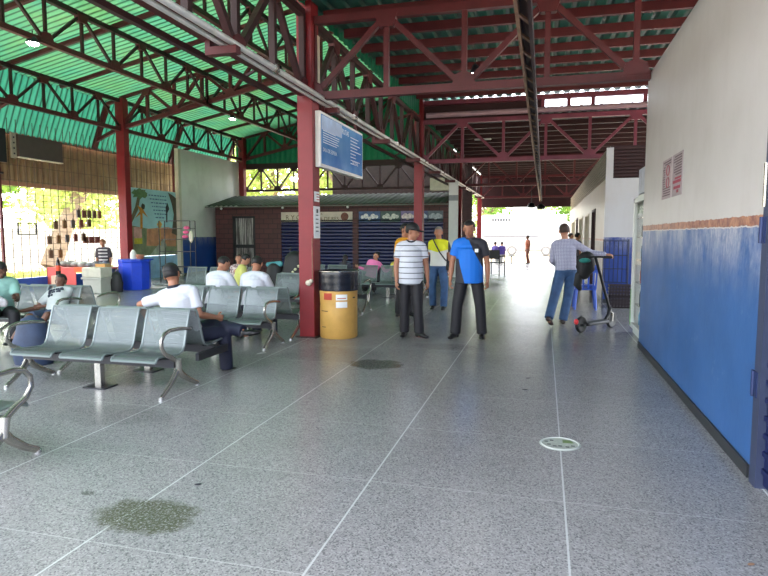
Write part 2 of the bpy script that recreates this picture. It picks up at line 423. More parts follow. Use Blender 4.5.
# walkway roof in two levels (ribs run along the walkway)
struct('ceiling_right', corr((-3.5, 1, zr(1)+.08), (1, 0, 0), 9.3, .25, .05, (0, 15.95, zr(16.95)-zr(1)), trap=True), M['greenR'])
struct('ceiling_right_far', corr((-3.5, 16.95, 4.92), (1, 0, 0), 9.3, .25, .05, (0, 17.3, 0), trap=True), M['greyroof'])
struct('ceiling_clerestory', corr((CX, 1, 4.86), (0, 1, 0), 24.1, .25, .03, (0, 0, zl(CX)-4.86), nrm=(1, 0, 0)), M['gable'])
struct('wall_clerestory', MB().box(-3.5, 16.93, 4.7, -.12, 16.97, 5.28), M['reddark'])
struct('wall_gable', corr((LX-.5, 25.2, 4.75), (1, 0, 0), 10.2, .25, .04, (0, 0, 3.1), nrm=(0, 1, 0)), M['gable'])
struct('trim_3', MB().box(LX-.3, 25.05, 4.6, CX, 25.15, 4.75), M['reddark'])
struct('trim_4', MB().box(-3.5, 34.2, 3.08, 5.8, 34.28, 4.95), M['reddark'])

# ================================================================== STEEL
def column(x, y, z1, w, d, label, m=None, name='steel_column', grp='red steel columns'):
    t = thing(name, label, 'column', (x, y, 0), 0, grp)
    b = MB().box(-w/2, -d/2, 0, w/2, d/2, z1); bevel(b.build('shaft', m or M['redbright'], t), .008)
    MB().box(-w/2-.05, -d/2-.05, 0, w/2+.05, d/2+.05, .012).build('base_plate', M['reddark'], t)
    return t
c1 = column(CX, BY[0], 7.75, .24, .28, 'thick red steel column standing beside the yellow trash barrel')
c2 = column(CX, BY[1], 7.75, .24, .28, 'red steel column behind the man in the striped polo')
c3 = column(CX, BY[2], 7.75, .24, .28, 'red steel column at the far right corner of the shuttered kiosk')
c4 = column(CX, BY[3], 4.8, .24, .28, 'red steel column at the open far end of the walkway')
c5 = column(LX, BY[1], 5.9, .3, .26, 'red steel column beside the painted mural at the wire fence')
c6 = column(LX, BY[2]-.3, 5.9, .24, .26, 'red steel column behind the white wall corner of the kiosk')
MB().box(.12, .06, 3.75, .14, .14, 4.5).build('pale_flange', M['cream'], c1)
nb = MB()
nb.box(.121, -.1, 2.05, .127, .1, 2.2); nb.build('notice', [M['paper']], c1)
MB().box(.121, -.13, 1.5, .127, .12, 1.98).build('notice', M['paper'], c1)
nt = MB()
for k in range(3): nt.box(.128, -.02, 2.075+k*.04, .129, .09, 2.09+k*.04)
nt.build('notice_print', mat('red_print', (178, 60, 70), .6), c1)
nt = MB()
for k in range(5): nt.box(.128, -.06, 1.6+k*.06, .129, .05, 1.615+k*.06)
nt.box(.128, -.03, 1.88, .129, .04, 1.94)
nt.build('notice_print', M['black'], c1)
MB().ell((.04, -.16, .83), (.05, .03, .045)).ell((.08, -.16, .86), (.035, .03, .03)).build('socket', M['cream'], c1, smooth=True)
MB().tube([(.1, -.15, .86), (.1, -.15, 1.5)], .006, 6).build('conduit', M['rust'], c1)

def truss(name, label, b0, b1, t0, t1, n, w=.1, m=None, m2=None, group=None, webw=.06, plates=True, vert=True, side=(0, 1, 0)):
    m = m or M['red']; m2 = m2 or m
    b0, b1, t0, t1 = V(b0), V(b1), V(t0), V(t1); L = b0.copy()
    t = thing(name, label, 'truss', L, 0, group)
    MB().bar(b0-L, b1-L, w, w).build('bottom_chord', m, t)
    MB().bar(t0-L, t1-L, w, w).build('top_chord', m2, t)
    bn = [b0.lerp(b1, i/n)-L for i in range(n+1)]; tn = [t0.lerp(t1, (i+.5)/n)-L for i in range(n)]
    for i in range(n):
        MB().bar(bn[i], tn[i], webw, webw).build('diagonal', m2, t); MB().bar(tn[i], bn[i+1], webw, webw).build('diagonal', m2, t)
        if vert:
            MB().bar(tn[i], b0.lerp(b1, (i+.5)/n)-L, webw, webw).build('post', m2, t)
    if vert:
        for i in range(n+1): MB().bar(bn[i], t0.lerp(t1, i/n)-L, webw, webw).build('post', m2, t)
    if plates:
        dx = (b1-b0).normalized(); up = V((0, 0, 1)); sd = dx.cross(up).normalized()*(w/2+.006)
        for i in range(n+1):
            c = bn[i]
            MB().prism([c+dx*-.17+up*.0+sd, c+dx*.17+sd, c+dx*.13+up*.16+sd, c+dx*.05+up*.2+sd, c-dx*.05+up*.2+sd, c-dx*.13+up*.16+sd], -2*sd).build('gusset', m, t)
        for i in range(n):
            c = tn[i]
            MB().prism([c+dx*-.17+sd, c+dx*.17+sd, c+dx*.1-up*.18+sd, c-dx*.1-up*.18+sd], -2*sd).build('gusset', m, t)
    return t
# trusses across the walkway
xs0, xs1 = CX, WX+3.1
names = ['nearest the camera, ending on the high white wall', 'under the bright gap in the roof', 'behind the roof gap, over the shuttered kiosk corner', 'at the open far end of the walkway']
for i, y in enumerate(BY):
    e = -3.35
    t = truss('walkway_truss', 'maroon roof truss across the walkway '+names[i], (e, y, 3.6), (5.55, y, 3.6), (e, y, 4.68), (5.55, y, 4.68), 4, .11, M['pink'] if i == 1 else M['red'], None, 'trusses across the walkway', .075)
    if i in (0,):
        # bottom chord stops on the wall head
        for ch in list(t.children):
            if ch.name.startswith('bottom_chord'):
                ch.data = MB().bar((0, 0, 0), (WX-.02-e, 0, 0), .11, .11).mesh('bottom_chord'); ch.data.materials.append(M['red'])
            elif ch.name.startswith(('post', 'gusset', 'diagonal')) and min(v.co.z for v in ch.data.vertices) < .1 and max(v.co.x for v in ch.data.vertices) > WX-e:
                bpy.data.objects.remove(ch)
# longitudinal truss and rail on the middle column line
zones = ['before the nearest column', 'between the two nearest red columns', 'beside the kiosk front', 'near the open far end']
ys = [0.3]+BY
for i in range(4):
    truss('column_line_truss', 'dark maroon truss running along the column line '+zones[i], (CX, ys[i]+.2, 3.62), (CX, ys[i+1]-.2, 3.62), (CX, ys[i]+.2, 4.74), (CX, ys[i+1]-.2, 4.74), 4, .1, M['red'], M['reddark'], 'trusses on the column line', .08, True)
# centre beam: two angles with lacing
t = thing('centre_beam', 'long worn beam hanging under the trusses down the middle of the walkway', 'beam', (-.2, 1.6, 3.46))
MB().box(-.075, 0, -.09, -.045, 32.3, .07).build('worn_angle', M['rust'], t)
MB().box(.03, 0, -.09, .06, 32.3, .07).build('angle', M['reddark'], t)
MB().box(-.05, 0, .03, .03, 32.3, .07).build('web_plate', M['reddark'], t)
k = MB()
for i in range(60): k.bar((-.06, i*.535, -.05), (.05, i*.535+.3, -.05), .03, .02)
k.build('lacing', M['rust'], t)
# grey service pipe with brackets beside the column line
t = thing('service_pipe', 'long pale grey service pipe running beside the red column line', 'pipe', (-3.2, 1.5, 3.56))
MB().tube([(0, 0, 0), (0, 31.5, 0)], .034, 14).build('large_pipe', M['pipe'], t, smooth=True)
MB().tube([(-.085, 0, -.03), (-.085, 31.5, -.03)], .026, 10).build('small_pipe', M['pipe'], t, smooth=True)
for i in range(10):
    y = 1.1+i*3.15
    MB().box(-.26, y, -.14, .1, y+.1, -.06).box(-.26, y, -.06, -.2, y+.1, .12).build('bracket', M['red'], t)
    MB().tube([(0, y+1.1, 0), (0, y+1.2, 0)], .05, 14).build('pipe_collar', M['steel'], t, smooth=True)
t = thing('lower_rail', 'thin dark rail running below the grey service pipe', 'rail', (-3.66, 1.5, 3.5))
MB().box(-.03, 0, -.03, .03, 23.4, .03).build('rail_bar', M['reddark'], t)
for i in range(9): MB().bar((0, i*2.6+.3, .02), (.2, i*2.6+.3, .12), .03, .03).build('rail_hanger', M['reddark'], t)
# purlins under the walkway roof
i = 0; y = 7.9
pk = None
while y < 34:
    if abs(y-16.86) > .3:
        z = zr(y)
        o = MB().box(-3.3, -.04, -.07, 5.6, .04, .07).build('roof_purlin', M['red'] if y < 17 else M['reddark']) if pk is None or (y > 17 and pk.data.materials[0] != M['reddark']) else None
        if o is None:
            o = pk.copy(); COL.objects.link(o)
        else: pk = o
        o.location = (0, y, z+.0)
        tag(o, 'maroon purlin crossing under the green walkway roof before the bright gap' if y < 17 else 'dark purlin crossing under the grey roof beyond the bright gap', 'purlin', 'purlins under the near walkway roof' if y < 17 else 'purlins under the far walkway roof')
    y += .98
# near roof head beams at the gap
tag(MB().box(-3.3, 16.7, 5.12, 5.6, 16.85, 5.24).build('gap_head_beam', M['pink']), 'pinkish beam along the top of the bright roof gap', 'beam')
tag(MB().tube([(-3.2, 16.6, 4.82), (5.5, 16.6, 4.82)], .07, 12).build('gap_gutter_pipe', mat('pale_pink_pipe', (170, 140, 150), .5), smooth=True), 'pale gutter pipe along the bottom of the bright roof gap', 'pipe')
for x in (-.1, .55, 1.15, 2.4): tag(MB().box(x-.05, 16.7, 4.86, x+.05, 16.8, 5.12).build('gap_stud', M['pink']), 'short pinkish stud standing in the bright roof gap', 'stud', 'studs in the roof gap')
# longitudinal trusses under the high left roof
for j, x in enumerate((LX, -10.1, -7.0)):
    tx = ['over the wire fence columns', 'carrying the brightest lamp on the left', 'closest to the middle column line'][j]
    for i, (a, b) in enumerate(((.4, BY[0]), (BY[0], BY[1]), (BY[1], BY[2]))):
        zt = zl(x)-.14
        truss('roof_truss', 'dark truss under the green left roof %s, %s' % (tx, ['near bay', 'middle bay', 'far bay'][i]), (x, a, zt-.9), (x, b-.02, zt-.9), (x, a, zt), (x, b-.02, zt), 4, .11, M['red'], M['reddark'], 'trusses under the green left roof', .06, True)
# sloping transverse trusses on the column bays
for i, y in enumerate(BY[:3]):
    n_ = ['nearest', 'at the mural column', 'against the green gable'][i]
    truss('sloping_truss', 'red sloping truss crossing the left hall, '+n_, (LX, y, 4.98), (CX, y, 7.0), (LX, y, zl(LX)-.02), (CX, y, zl(CX)-.02), 5, .12, M['red'], None, 'sloping trusses over the left hall', .09, True)
# red outriggers carrying the skirt
for k in range(5):
    y = BY[1]-8.28+k*4.14
    o = MB().bar((LX-.55, y, 5.72), (LX-1.12, y, 4.35), .12, .2, (0, 1, 0)).bar((LX-.1, y, 4.98), (LX-1.15, y, 4.55), .1, .1).bar((LX-.1, y, 5.86), (LX-.6, y, 5.75), .1, .1).build('outrigger', M['red'])
    tag(o, 'red outrigger holding the teal roof skirt above the wire fence', 'outrigger', 'outriggers under the roof skirt')
# rafters (transverse bars right under the sheet)
r0 = None
for k in range(-4, 8):
    y = BY[1]-2.07*k
    if min(abs(y-b) for b in BY) < .1: continue
    if r0 is None:
        r0 = MB().bar((-13.6, 0, zl(-13.6)-.06), (CX-.1, 0, zl(CX-.1)-.06), .09, .1).build('roof_rafter', M['red']); o = r0
    else: o = r0.copy(); COL.objects.link(o)
    o.location = (0, y, 0); tag(o, 'sloping red rafter directly under the green left roof', 'rafter', 'rafters under the green left roof')
# truss in the opening above the kiosk
truss('opening_truss', 'dark red truss in the opening above the kiosk roof', (LX, 25.1, 3.55), (CX-.2, 25.1, 3.55), (LX, 25.1, 4.55), (CX-.2, 25.1, 4.55), 6, .1, M['reddark'], None, None, .06, True)
# lamps
led = emit('led_lamp', (1, .97, .93), 60)
def lamp(x, y, z, label, r=.11):
    t = thing('ceiling_lamp', label, 'lamp', (x, y, z), 0, 'small white roof lamps')
    MB().lathe([(.02, .16), (.05, .14), (r, .03), (r, 0)], 16).build('lamp_housing', M['beam'], t, smooth=True)
    MB().lathe([(r*.2, -.045), (r*.7, -.03), (r*.92, -.001)], 16).build('lamp_bulb', led, t, smooth=True)
    MB().cyl((0, 0, .15), .012, .1, 8).build('lamp_stem', M['black'], t)
lamp(-10.1, 10.3, 5.42, 'bright white lamp on the left roof truss, leftmost lamp', .13)
lamp(-10.1, 18.4, 5.4, 'white lamp hanging under the green roof above the dark kiosk', .11)
lamp(-7.0, 14.8, 5.95, 'white lamp just left of the near red column, left of a pair', .08)
lamp(-7.0, 15.4, 5.95, 'white lamp just left of the near red column, right of a pair', .08)
lamp(-1.2, 10.6, 4.3, 'white lamp inside the nearest walkway truss', .09)
for x, y, z, l in ((-.14, 24.6, 2.62, 'round black speaker at the end of the centre beam, lower one'), (-.52, 25.14, 2.7, 'round dark speaker left of the centre beam end, higher one')):
    t = thing('round_speaker', l, 'speaker', (x, y, z))
    MB().lathe([(.03, .15), (.1, .13), (.16, .03), (.17, -.02), (.13, -.06)], 20).build('speaker_body', M['black'], t, smooth=True)
    MB().cyl((0, 0, .14), .012, 3.5-z-.14, 8).build('speaker_rod', M['black'], t)
# fluorescent tube under far roof
tag(MB().tube([(-2.3, 20.6, 4.74), (-1.8, 20.6, 4.74)], .03, 8, round_=True).build('tube_light', M['paper'], smooth=True), 'slim pale tube light under the far grey roof', 'lamp')
# ================================================================== KIOSK
KY = 22.4
t = thing('kiosk', 'long dark red kiosk with navy roller shutters and a mossy roof at the far end', 'kiosk', (0, KY, 0))
b = MB()
x0, x1 = LX+.02, -3.45
holes = [(-12.4, -11.38, 0, 2.32), (-10.24, -7.22, 0, 2.46), (-6.98, -3.66, 0, 2.46)]
px_ = x0
for a, c, d, e in holes:
    b.box(px_, 0, 0, a, .2, 2.72); b.box(a, 0, e, c, .2, 2.72); px_ = c
b.box(px_, 0, 0, x1, .2, 2.72); b.box(x0, .2, 0, x0+.15, 2.6, 2.72); b.box(x1-.15, .2, 0, x1, 2.6, 2.72); b.box(x0, 2.0, 2.72, x1, 2.1, 3.2).box(x0, 2.5, 0, x1, 2.6, 2.72)
b.build('wall', M['kiosk'], t)
# roof
pr = corr((x0-.25, -.42, 2.7), (1, 0, 0), x1-x0+.3, .22, .03, (0, 2.4, .55)); o = pr.build('roof', M['moss'], t)
MB().box(x0-.25, -.44, 2.66, x1+.05, -.4, 2.7).build('eave_board', mat('pale_eave', (120, 118, 108), .7), t)
for k in range(4): MB().ell((-12.7+k*2.7, -.35, 2.62), (.05, .05, .05)).build('eave_lamp', M['paper'], t, smooth=True)
for a, c, d, e in holes[1:]:
    s_ = MB()
    for k in range(16): s_.prism([(a, .06, .02+k*.135), (a, .03, .06+k*.135), (a, .03, .12+k*.135), (a, .075, .15+k*.135), (a, .1, .15+k*.135), (a, .1, .02+k*.135)], (c-a, 0, 0))
    s_.build('roller_shutter', M['shutter'], t)
# sign strips above the shutters
cs = MB().box(-10.24, .03, 2.07, -7.22, .07, 2.46).build('sign_strip', M['cream'], t); part_label(cs, 'cream sign strip with dark lettering')
g = mat('faded_sign_ink', (110, 92, 66), .7)
for s_, x, sz, z in (('R Y C', -10.05, .26, 2.16), ('COM', -8.9, .13, 2.33), ('A DE RES', -8.6, .2, 2.12), ('VENTA', -8.85, .12, 2.34)):
    if s_ in ('COM',): continue
    text('sign_lettering', s_, sz, g, (x, .028, z), (math.pi/2, 0, 0), cs)
MB().lathe([(.02, -.004), (.16, -.004), (.16, 0)], 18, (-7.55, .028, 2.27), 'y').build('sign_picture', mat('brown_dish_print', (120, 74, 56), .6, var=.4, sc=20), cs)
cols = [((62, 92, 132), (214, 218, 214)), ((70, 96, 90), (196, 204, 190)), ((120, 110, 150), (210, 196, 190)), ((80, 92, 130), (170, 180, 190)), ((90, 104, 112), (150, 160, 164))]
xa = [-6.98, -6.1, -5.3, -4.75, -4.25, -3.66]
for k in range(5):
    p = MB().box(xa[k]+.01, .03, 2.05, xa[k+1]-.01, .07, 2.46).build('photo_panel', mat('photo_panel_%s' % 'abcde'[k], cols[k][0], .5, var=.4, sc=7), t)
    w_ = xa[k+1]-xa[k]; cx = (xa[k]+xa[k+1])/2
    q = MB()
    for a in range(5): q.lathe([(.01, 0), (.07+.03*(a % 2), 0), (.07, .004)], 14, (cx+(a-2)*w_*.16, .024-.001*a, 2.24+.05*math.sin(a*2.3)), 'y')
    q.build('printed_dish', mat('dish_print_%s' % 'abcde'[k], cols[k][1], .5, var=.4, sc=16), p)
# barred door: grille over a pale curtain
a, c, d, e = holes[0]
dr = MB().box(a, .02, 0, a+.08, .14, 2.32).box(c-.08, .02, 0, c, .14, 2.32).box(a, .02, 2.24, c, .14, 2.32).box(a, .02, 1.02, c, .14, 1.16).build('barred_door', M['black'], t)
q = MB()
for k in range(11): q.box(a+.1+k*.08, .05, .05, a+.115+k*.08, .065, 2.25)
q.build('bars', M['black'], dr)
def m_curtain():
    t_ = NT('grey_curtain'); o_ = t_.obj(); n_ = t_.noise(o_, 14, 3, .6, (1, 1, .08))
    t_.principled(t_.mix(t_.ramp(n_, .38, .62), lin(96, 88, 86), lin(214, 206, 200)), .8); return t_.m
MB().box(a+.08, .12, .02, c-.08, .13, 2.25).build('curtain', m_curtain(), dr)
MB().box(x0+.15, .3, 0, x1-.15, .34, 2.6).build('inner_wall', M['black'], t)
t = thing('white_board_panel', 'tall narrow white board panel standing at the right end of the kiosk', 'panel', (-3.22, 22.0, 0))
MB().box(-.17, 0, 0, .17, .06, 3.5).build('board', M['paper'], t)
MB().box(-.172, -.004, 2.8, .172, 0, 3.0).build('grey_band', mat('grey_band', (150, 152, 156), .5), t)
o = MB().box(-.4, -.05, 0, .4, .3, .5).build('cabinet_box', M['cream']); o.location = (-3.95, 23.4, 3.27); bevel(o, .02); tag(o, 'cream metal box fixed high behind the second red column', 'box')

# ================================================================== INFO SIGN
t = thing('hanging_sign', 'blue and white information sign hanging beside the near red column', 'sign', (-3.3, 9.62, 2.57))
MB().box(-.05, -1.08, 0, .05, 1.08, .82).build('sign_frame', M['white'], t)
def m_signface():
    q = NT('blue_sign_face'); o_ = q.obj(); n_ = q.noise(o_, 1.6, 3)
    q.principled(q.mix(q.ramp(n_, .4, .65), lin(116, 170, 222), lin(70, 130, 200)), .2, coat=.3); return q.m
sf = MB().box(.05, -1.04, .05, .056, 1.04, .78).build('sign_face', m_signface(), t)
sw_ = mat('sign_white_print', (226, 234, 240), .4)
MB().box(.0562, -1.03, .56, .0568, -.1, .77).build('pale_header', mat('pale_blue_print', (176, 196, 224), .4, var=.2, sc=4), sf)
q = MB()
random.seed(3)
for k in range(6):
    q.box(.057, -.98, .37+k*.035, .0575, -.98+.55+.3*random.random(), .382+k*.035)
for k in range(9): q.box(.057, .35, .2+k*.055, .0575, .55+.4*random.random(), .215+k*.055)
q.build('printed_lettering', sw_, sf)
text('sign_lettering', 'SALA DE ESPERA', .085, sw_, (.0572, -.98, .24), (math.pi/2, 0, math.pi/2), sf)
text('sign_lettering', 'RUTAS', .12, sw_, (.0572, -.1, .64), (math.pi/2, 0, math.pi/2), sf)
text('sign_lettering', 'SALIDAS', .085, sw_, (.0572, .45, .2), (math.pi/2, 0, math.pi/2), sf)
for y in (-.8, .8): MB().box(-.02, y-.02, .82, .02, y+.02, 1.0).build('hanger', M['red'], t)

# ================================================================== TRASH BARREL
t = thing('trash_barrel', 'yellow cardboard drum used as a bin with a black liner folded over its rim', 'barrel', (-3.005, 8.62, 0))
yb = mat('mustard_drum', (206, 160, 84), .45, var=.1, sc=5)
MB().lathe([(.27, .0), (.285, .015), (.285, .45), (.28, .5), (.285, .55), (.29, .98), (.27, .98), (.265, .1), (.0, .1)], 36).build('drum', yb, t, smooth=True)
lb = MB(); prof = []
for k in range(9):
    z = .72+k*.035; prof.append((.298+.002*math.sin(k*2.1), z))
lb.lathe(prof+[(.29, 1.02), (.27, 1.0), (.262, .7), (.2, .35), (0, .3)], 36); o = lb.build('bin_liner', mat('black_liner', (26, 27, 34), .25, var=.3, sc=9), t, smooth=True)
MB().tube([(.305*math.cos(a*math.pi/16), .305*math.sin(a*math.pi/16), 1.01) for a in range(32)], .009, 6, closed=True).build('rim', M['steel'], t, smooth=True)
pl = mat('drum_label_print', (178, 62, 40), .6)
for (ang, z, w_, h_, m_, nm, l) in ((-105, .64, .14, .1, pl, 'red_marking', 'red hazard squares printed on the drum'), (-62, .63, .17, .085, M['paper'], 'paper_label', 'white paper label, upper'), (-62, .52, .17, .09, M['paper'], 'paper_label', 'white paper label, lower'), (-118, .42, .14, .01, M['black'], 'printed_line', None), (-20, .62, .05, .02, M['black'], 'printed_line', None), (-120, .18, .08, .01, M['black'], 'printed_line', None), (-62, .615, .13, .012, pl, 'printed_line', None)):
    q = MB(); vs = []; A = math.radians(ang); da = w_/.29/2
    r_ = .2925 if nm != 'printed_line' else .2935
    for k in range(7):
        aa = A-da+2*da*k/6
        for zz in (z-h_/2, z+h_/2): vs.append((r_*math.cos(aa), r_*math.sin(aa), zz))
    vs2 = [(x*1.003, y*1.003, zz) for x, y, zz in vs]; n_ = len(vs)
    q.add(vs+vs2, [(2*k, 2*k+2, 2*k+3, 2*k+1) for k in range(6)]+[(n_+2*k+1, n_+2*k+3, n_+2*k+2, n_+2*k) for k in range(6)])
    o = q.build(nm, m_, t)
    if l: part_label(o, l)

# ================================================================== BENCHES
def make_bench(n=3, legs='LR', ped=True):
    """faces -Y, origin on the floor under the front feet line, middle of the width"""
    t = bpy.data.objects.new('waiting_bench', None); COL.objects.link(t)
    W = n*.6; pitch = .6
    MB().box(-W/2, .22, .255, W/2, .31, .335).build('beam', M['beam'], t)
    prof = [(.015, .345), (.03, .37), (.07, .385), (.16, .378), (.30, .362), (.40, .36), (.455, .38), (.485, .43), (.515, .53), (.555, .66), (.585, .745), (.6, .77), (.625, .765)]
    for i in range(n):
        cx = -W/2+pitch*(i+.5)
        s = MB().sheet([(cx-.245, y, z) for y, z in prof], (.49, 0, 0), .003, (0, -.35, .6)).build('seat', M['seat'], t, smooth=True)
        r = MB()
        for e in (-.247, .247): r.tube([(cx+e, y, z) for y, z in prof], .0115, 6)
        r.tube([(cx-.247, prof[0][0], prof[0][1]), (cx+.247, prof[0][0], prof[0][1])], .013, 6).tube([(cx-.247, .612, .77), (cx+.247, .612, .77)], .013, 6)
        r.build('seat_rim', M['seatrim'], s, smooth=True)
        k = MB().box(cx-.16, .16, .335, cx+.16, .36, .352).build('seat_bracket', M['beam'], t)
    for side, sx in (('L', -1), ('R', 1)):
        x = sx*(W/2+.005)
        if side in legs:
            l = MB()
            l.tube([(x, .265, .34), (x, .275, .25), (x, .28, .2)], [.05, .044, .042], 10, .7)
            l.tube([(x, .285, .24), (x, .22, .165), (x, .11, .08), (x, .0, .018)], [.04, .034, .027, .023], 10, .75)
            l.tube([(x, .275, .24), (x, .35, .16), (x, .48, .085), (x, .62, .018)], [.04, .034, .027, .023], 10, .75)
            lo = l.build('leg_frame', M['steel'], t, smooth=True)
            MB().cyl((x, .0, 0), .024, .022, 14).build('foot', M['chrome'], lo, smooth=True)
            MB().cyl((x, .62, 0), .024, .022, 14).build('foot', M['chrome'], lo, smooth=True)
            MB().tube([(x, .27, .31), (x, .17, .375), (x, .08, .42), (x, .03, .49), (x, .035, .56), (x, .085, .615), (x, .17, .635), (x, .32, .63), (x, .44, .615), (x, .52, .60)], [.026, .024, .022, .021, .021, .021, .02, .019, .017, .014], 10, .8).build('armrest', M['steel'], t, smooth=True)
        else:
            MB().box(x-.006, .2, .24, x+.006, .33, .35).build('end_cap', M['black'], t)
    if ped:
        MB().box(-.035, .235, .012, .035, .3, .26).build('pedestal', M['steel'], t)
        MB().box(-.13, .17, 0, .13, .37, .012).build('pedestal_plate', M['beam'], t)
    return t
BN = {'LR': make_bench(3, 'LR')}
used = set()
def bench(x, y, away, label, legs='LR', group='perforated steel waiting benches'):
    """y = line of the front feet"""
    o = BN[legs] if legs not in used else copytree(BN[legs])
    used.add(legs); o.location = (x, y, 0); o.rotation_euler = (0, 0, math.pi if away else 0)
    return tag(o, label, 'bench', group)
bench(-4.36, 4.82, 0, 'empty three-seat grey perforated steel bench facing the camera, nearest full bench')
# the man's bench: back to back with the first
mb = copytree(BN['LR'])
mb.location = (-4.36, 6.14, 0); mb.rotation_euler = (0, 0, math.pi)
for ch in list(mb.children):
    # right-hand end (world) carries no leg there
    if ch.name.startswith(('leg_frame', 'armrest')) and sum(v.co.x for v in ch.data.vertices) < 0:
        for g_ in list(ch.children): bpy.data.objects.remove(g_)
        bpy.data.objects.remove(ch)
MB().box(-.94, .12, .25, -.9, .72, .33).build('end_bar', M['beam'], mb)
tag(mb, 'steel bench holding the seated man in a white shirt and black cap', 'bench', 'perforated steel waiting benches')
bench(-4.37, 3.40, 1, 'steel bench cut off at the left edge, nearest the camera, only its armrest end showing')
bench(-4.53, 7.33, 0, 'empty steel bench behind the capped man, left of the red column')
bench(-4.5, 8.78, 1, 'steel bench seating two men in white shirts seen from behind')
bench(-4.32, 10.5, 0, 'steel bench partly hidden by the red column and the trash barrel')
bench(-4.36, 11.95, 1, 'steel bench whose legs show right of the trash barrel')
bench(-3.72, 14.1, 0, 'pale steel bench under the person in pink, behind the striped polo man')
bench(-3.72, 15.5, 1, 'steel bench seating the person in pink, in front of the navy shutters')
bench(-5.75, 14.1, 0, 'pale steel bench seen over the rim of the trash barrel')
bench(-7.55, 6.92, 0, 'greenish steel bench at the left between the person in teal and the man in grey')
bench(-7.55, 8.3, 1, 'steel bench whose dark armrests show below the blue bin')
bench(-7.5, 12.3, 0, 'grey steel bench between the capped man and the blue and white wall')

# ================================================================== FENCE AND ITS GOODS
FX = -13.62
t = thing('wire_fence', 'tall dark wire grid fence along the left side of the hall', 'fence', (FX, 4, 0))
rod = mat('dark_wire', (84, 66, 54), .6, .2)
k = MB(); y = 0
while y < 16.2:
    k.box(-.007, y-.007, .38 if y < 13.4 else .8, .007, y+.007, 4.6); y += .27
k.build('vertical_wires', rod, t)
k = MB(); z = .45
while z < 4.6:
    k.box(-.006, 0, z-.005, .006, 13.45 if z < .8 else 16.2, z+.005); z += .17 if z < 2.9 else .4
k.build('horizontal_wires', rod, t)
for y in (.0, 4.3, 8.6, 16.2): MB().box(-.03, y-.03, .38, .03, y+.03, 4.6).build('fence_post', M['red'], t)
# goods hanging on the fence
spots = []
for c_ in range(5): spots.append((14.35+c_*.33, 1.85+.02*c_))
for c_ in range(5): spots.append((14.1+c_*.33, 1.42+.02*c_))
for c_ in range(2): spots.append((14.12+c_*.35, 1.02))
for c_ in range(5): spots.append((15.25+c_*.22, 2.2))
tone = [(96, 70, 52), (120, 84, 50), (90, 80, 74), (110, 60, 50), (84, 60, 40)]
gm_ = [mat('hanging_pack_%s' % 'abcde'[i], tone[i], .5, var=.3, sc=20) for i in range(5)]
for i, (y, z) in enumerate(spots):
    o = MB().box(-.02, -.07, -.13, .02, .07, .1).box(-.004, -.015, .1, .004, .015, .16).build('hanging_pack', gm_[i % 5]); o.location = (FX+.035, y, z)
    tag(o, 'small dark pack hung for sale on the wire fence above the vendor table', 'pack', 'packs hung on the wire fence')
for i in range(3):
    o = MB().box(-.02, -.1, -.1, .02, .1, .1).build('hanging_pack', gm_[3]); o.location = (FX+.035, 15.5+i*.25, 1.4); tag(o, 'dark red pack hung beside the tree trunk on the fence', 'pack', 'dark red packs on the fence')
o = MB().box(-.02, 0, 0, .02, .62, .03).box(-.02, 0, .3, .02, .62, .33).box(-.02, 0, 0, .02, .03, .33).box(-.02, .59, 0, .02, .62, .33).build('hanging_display', M['black'])
o.location = (FX+.03, 13.05, 1.55); tag(o, 'empty black rectangular frame hung on the wire fence', 'frame')
# louvred dark board high on the fence and dark screen left of it
t = thing('louvre_panel', 'large dark panel with a pale lower edge mounted high above the wire fence', 'panel', (-13.5, 13.1, 3.62))
MB().box(-.04, 0, 0, .04, 1.5, .58).build('panel_board', mat('dark_brown_panel', (74, 60, 56), .5, var=.1), t)
MB().box(-.05, 0, -.03, .05, 1.5, 0).build('pale_edge', M['cream'], t)
q = MB()
for k in range(4): q.ell((.03, -.14, .06+.14*k), (.02, .025, .025))
MB().box(-.04, -.2, -.05, .02, -.06, .6).build('side_strip', mat('pale_side_strip', (150, 140, 124), .6), t); q.build('strip_knobs', M['black'], t)
t = thing('wall_screen', 'black screen at the left edge high above the wire fence', 'screen', (-13.5, 11.2, 3.42))
MB().box(-.05, 0, 0, .05, 1.5, .85).build('screen_body', M['black'], t); MB().box(-.03, .2, -.3, .03, 1.4, -.25).build('mount_bar', M['black'], t)
# mural
t = thing('mural', 'painted mural with trees, birds and a path beside the red column', 'mural', (FX+.06, 17.62, .82))
MB().box(-.02, 0, 0, 0, 2.62, 2.34).build('mural_board', mat('mural_sky', (166, 208, 214), .6, var=.15, sc=1.2), t)
def blobp(name, pts, c, lay, var=.3, sc=4):
    o = MB().prism([(0, y, z) for y, z in pts], (.004, 0, 0)).build(name, mat('mural_'+name+str(lay), c, .6, var=var, sc=sc), t); o.location = (lay*.005, 0, 0); return o
def circ(cy, cz, ry, rz, n=14, w=.15):
    return [(cy+ry*math.cos(2*math.pi*i/n)*(1+w*math.sin(i*2.7)), cz+rz*math.sin(2*math.pi*i/n)*(1+w*math.cos(i*3.1))) for i in range(n)]
blobp('painted_ground', [(0, 0), (2.62, 0), (2.62, .95), (1.6, 1.0), (.9, .95), (0, 1.05)], (128, 136, 104), 1)
blobp('painted_bank', [(.75, .35), (2.5, .3), (2.55, .95), (2.0, 1.02), (1.4, .98), (.8, .95)], (192, 134, 100), 2)
blobp('painted_path', [(.9, 0), (1.7, 0), (1.9, .35), (1.75, .6), (1.3, .3)], (170, 172, 158), 3)
blobp('painted_trunk', [(2.25, .8), (2.62, .7), (2.62, 2.1), (2.4, 2.2), (2.1, 2.3), (2.3, 1.9), (2.42, 1.5)], (88, 78, 62), 3)
